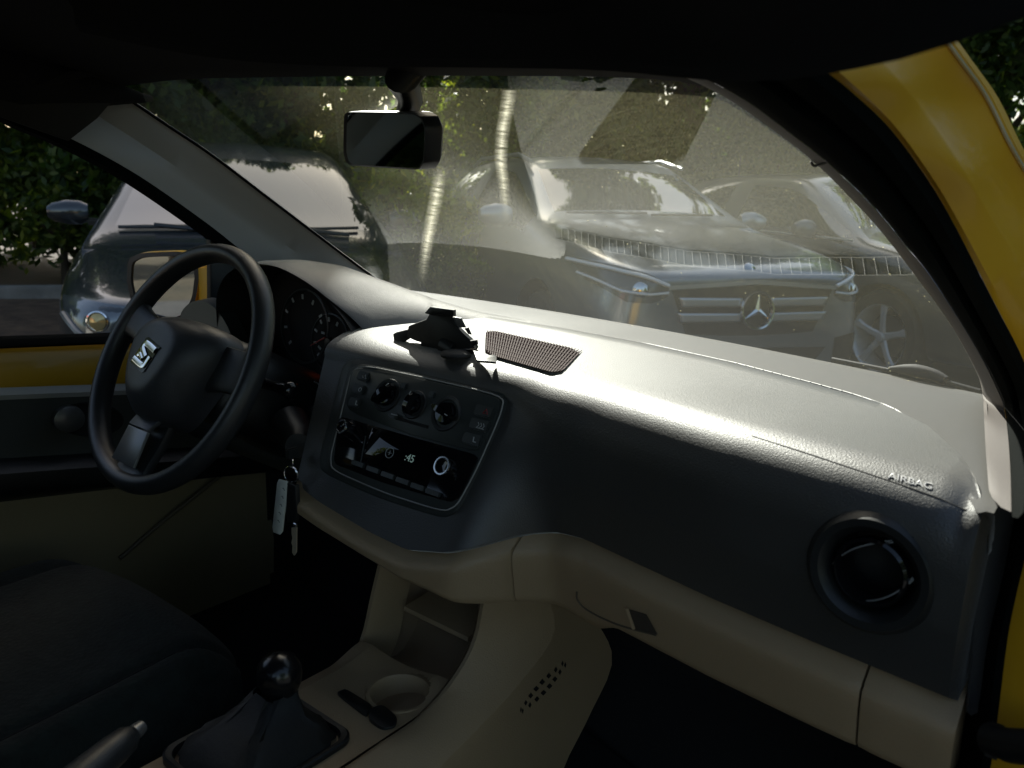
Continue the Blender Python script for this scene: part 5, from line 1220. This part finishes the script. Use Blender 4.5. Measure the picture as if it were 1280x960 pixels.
c = DX(88, 523, -.689); g = G(); a = DX(66, 522, -.689); b = DX(150, 528, -.689)
yv = (b-a)/np.linalg.norm(b-a); zv = np.cross(yv, [1, 0, 0]); zv = zv if zv[2] > 0 else -zv
def ell(c, ry, rz, x, n=28): return [c+yv*ry*math.cos(t)+zv*rz*math.sin(t)+np.array([x, 0, 0]) for t in np.linspace(0, 2*math.pi, n+1)[:-1]]
m_ = DX(112, 524, -.689); g.loft([ell(m_, .058, .030, .004), ell(m_, .055, .027, .004), ell(m_, .052, .025, .0015)], 0, True); g.add(ell(m_, .052, .025, .0015), [tuple(range(28))]); hr = g.build('handle_recess', MT['slot'], dd)
m2 = DX(84, 523, -.689); g = G(); g.loft([ell(m2, .026, .024, .001), ell(m2, .025, .022, .010), ell(m2, .016, .013, .014), ell(m2, .006, .005, .0145)], 0, True); g.add(ell(m2, .006, .005, .0145), [tuple(range(28))]); g.build('door_handle', MT['silver'], dd)
g = G(); g.tube(smooth([DX(150, 698, -.675), DX(200, 655, -.675), DX(250, 615, -.672), DX(300, 575, -.675)], 5), .004, 8); g.build('pocket_edge', mat('pocket_edge_brown', (.15, .12, .075), .6), dd)
# body behind the door's front edge
g = G(); q = [at(px, py, y=.47) for px, py in ((268, 560), (330, 560), (330, 700), (300, 640), (280, 600))]; g.add([at(*p, y=.475) for p in ((255, 540), (340, 540), (340, 720), (255, 720))], [(0, 1, 2, 3)], 0, False); g.build('body_frame', MT['yellow'], car)
g = G(); q = [at(*p, x=-.675) for p in ((258, 284), (262, 282), (330, 330), (345, 352), (330, 400), (262, 418), (259, 400))]; g.prism(q, (1, 0, 0), .012, bev=.003); g.build('mirror_triangle', MT['black'], dd)
# ---- outside mirror (driver side)

on = np.array([.42, -.9, .02]); on /= np.linalg.norm(on); oc = at(205, 360, y=.43)
def OP(px, py, h=0): return onpl(px, py, on, oc+on*h)
def opoly(pts, h, n=4, k=.3):
    P = [OP(*p, h=h) for p in pts]; out = []
    for i in range(len(P)):
        a, b, c = P[i-1], P[i], P[(i+1) % len(P)]; s0 = b+(a-b)*k; s1 = b+(c-b)*k
        for t in np.linspace(0, 1, n+1): out.append(s0*(1-t)**2+2*b*t*(1-t)+s1*t*t)
    return out
OQ = [(160, 324), (175, 316), (228, 314), (246, 322), (249, 345), (245, 375), (232, 398), (215, 404), (185, 396), (165, 382), (158, 350)]
P0 = opoly(OQ, 0); c0 = sum(P0)/len(P0)
g = G(); g.loft([[c0+(p-c0)*.86-on*.004 for p in P0], [c0+(p-c0)*.88+on*.001 for p in P0], [p+on*.0 for p in P0], [c0+(p-c0)*1.03-on*.02 for p in P0], [c0+(p-c0)*.95-on*.06 for p in P0], [c0+(p-c0)*.6-on*.09 for p in P0]], 0, True)
z_ = [c0+(p-c0)*.6-on*.09 for p in P0]; g.add(z_, [tuple(range(len(z_)))])
om = g.build('door_mirror', [MT['black'], MT['yellow']], dd)
n0 = len(P0)
for i, p in enumerate(om.data.polygons): p.material_index = 1 if i >= 2*n0 else 0
g = G(); z_ = [c0+(p-c0)*.87-on*.003 for p in P0]; g.add(z_, [tuple(range(len(z_)))], 0, False); g.build('mirror_glass', MT['mirror'], om)
g = G(); g.loft([[OP(244, 336, -.02), OP(246, 385, -.02), OP(244, 385, -.06), OP(244, 338, -.06)], [at(266, 334, y=.43), at(266, 388, y=.43), at(266, 388, y=.47), at(266, 334, y=.47)]], 0, True, True); g.build('mirror_arm', MT['yellow'], om)

# ---- driver seat
seat = thing('driver_seat', '', ''); del seat['label']; del seat['category']; seat.parent = car
def cushion(u, v):      # u: -1..1 across, v: 0 front .. 1 rear
    x = -.362+.262*u*(1-.10*(1-v)**2); y = .075-.60*v
    z = .585-.030*v+.022*abs(u)**3*v+.012*math.exp(-((abs(u)-.66)/.12)**2)*0
    z -= .16*max(0, abs(u)-.80)**2/.04*.6
    z -= .13*max(0, .16-v)**2/.0256*.55
    z -= .010*math.exp(-((abs(u)-.70)/.035)**2)
    y -= .06*abs(u)**3*(1-v)
    return (x, y, z)
g = G(); rows = [[cushion(u, v) for u in np.linspace(-1, 1, 60)] for v in np.linspace(0, 1, 40)]
g.loft(rows, 0); f_ = rows[0]; g.loft([[(p[0], p[1]-.0, p[2]) for p in f_], [(p[0], p[1]+.004, p[2]-.06) for p in f_], [(p[0]*.98-.007, p[1]-.03, p[2]-.14) for p in f_]])
cu_ = g.build('cushion', MT['fabric'], seat)
g = G()
for k in (0, -1):
    g.loft([[r[k], (r[k][0]+(.004 if k else -.004), r[k][1], r[k][2]-.05), (r[k][0]+(-.01 if k else .01), r[k][1], r[k][2]-.17)] for r in rows])
g.build('seat_side', MT['fabric2'], seat)
g = G()
for sd in (-1, 1): g = G(); g.tube([np.array(cushion(sd*.70, v))+[0, 0, .0015] for v in np.linspace(.12, 1, 24)], .0022, 6); g.build('piping', MT['fabric2'], seat)
g = G(); g.loft([[(-.362+u*.25, -.50+(-.16-.09*abs(u)*0)*t+(.05 if abs(u) > .6 else 0), .56+.62*t) for u in np.linspace(-1, 1, 20)] for t in np.linspace(0, 1, 14)]); g.build('backrest', MT['fabric'], seat, sol=.10)
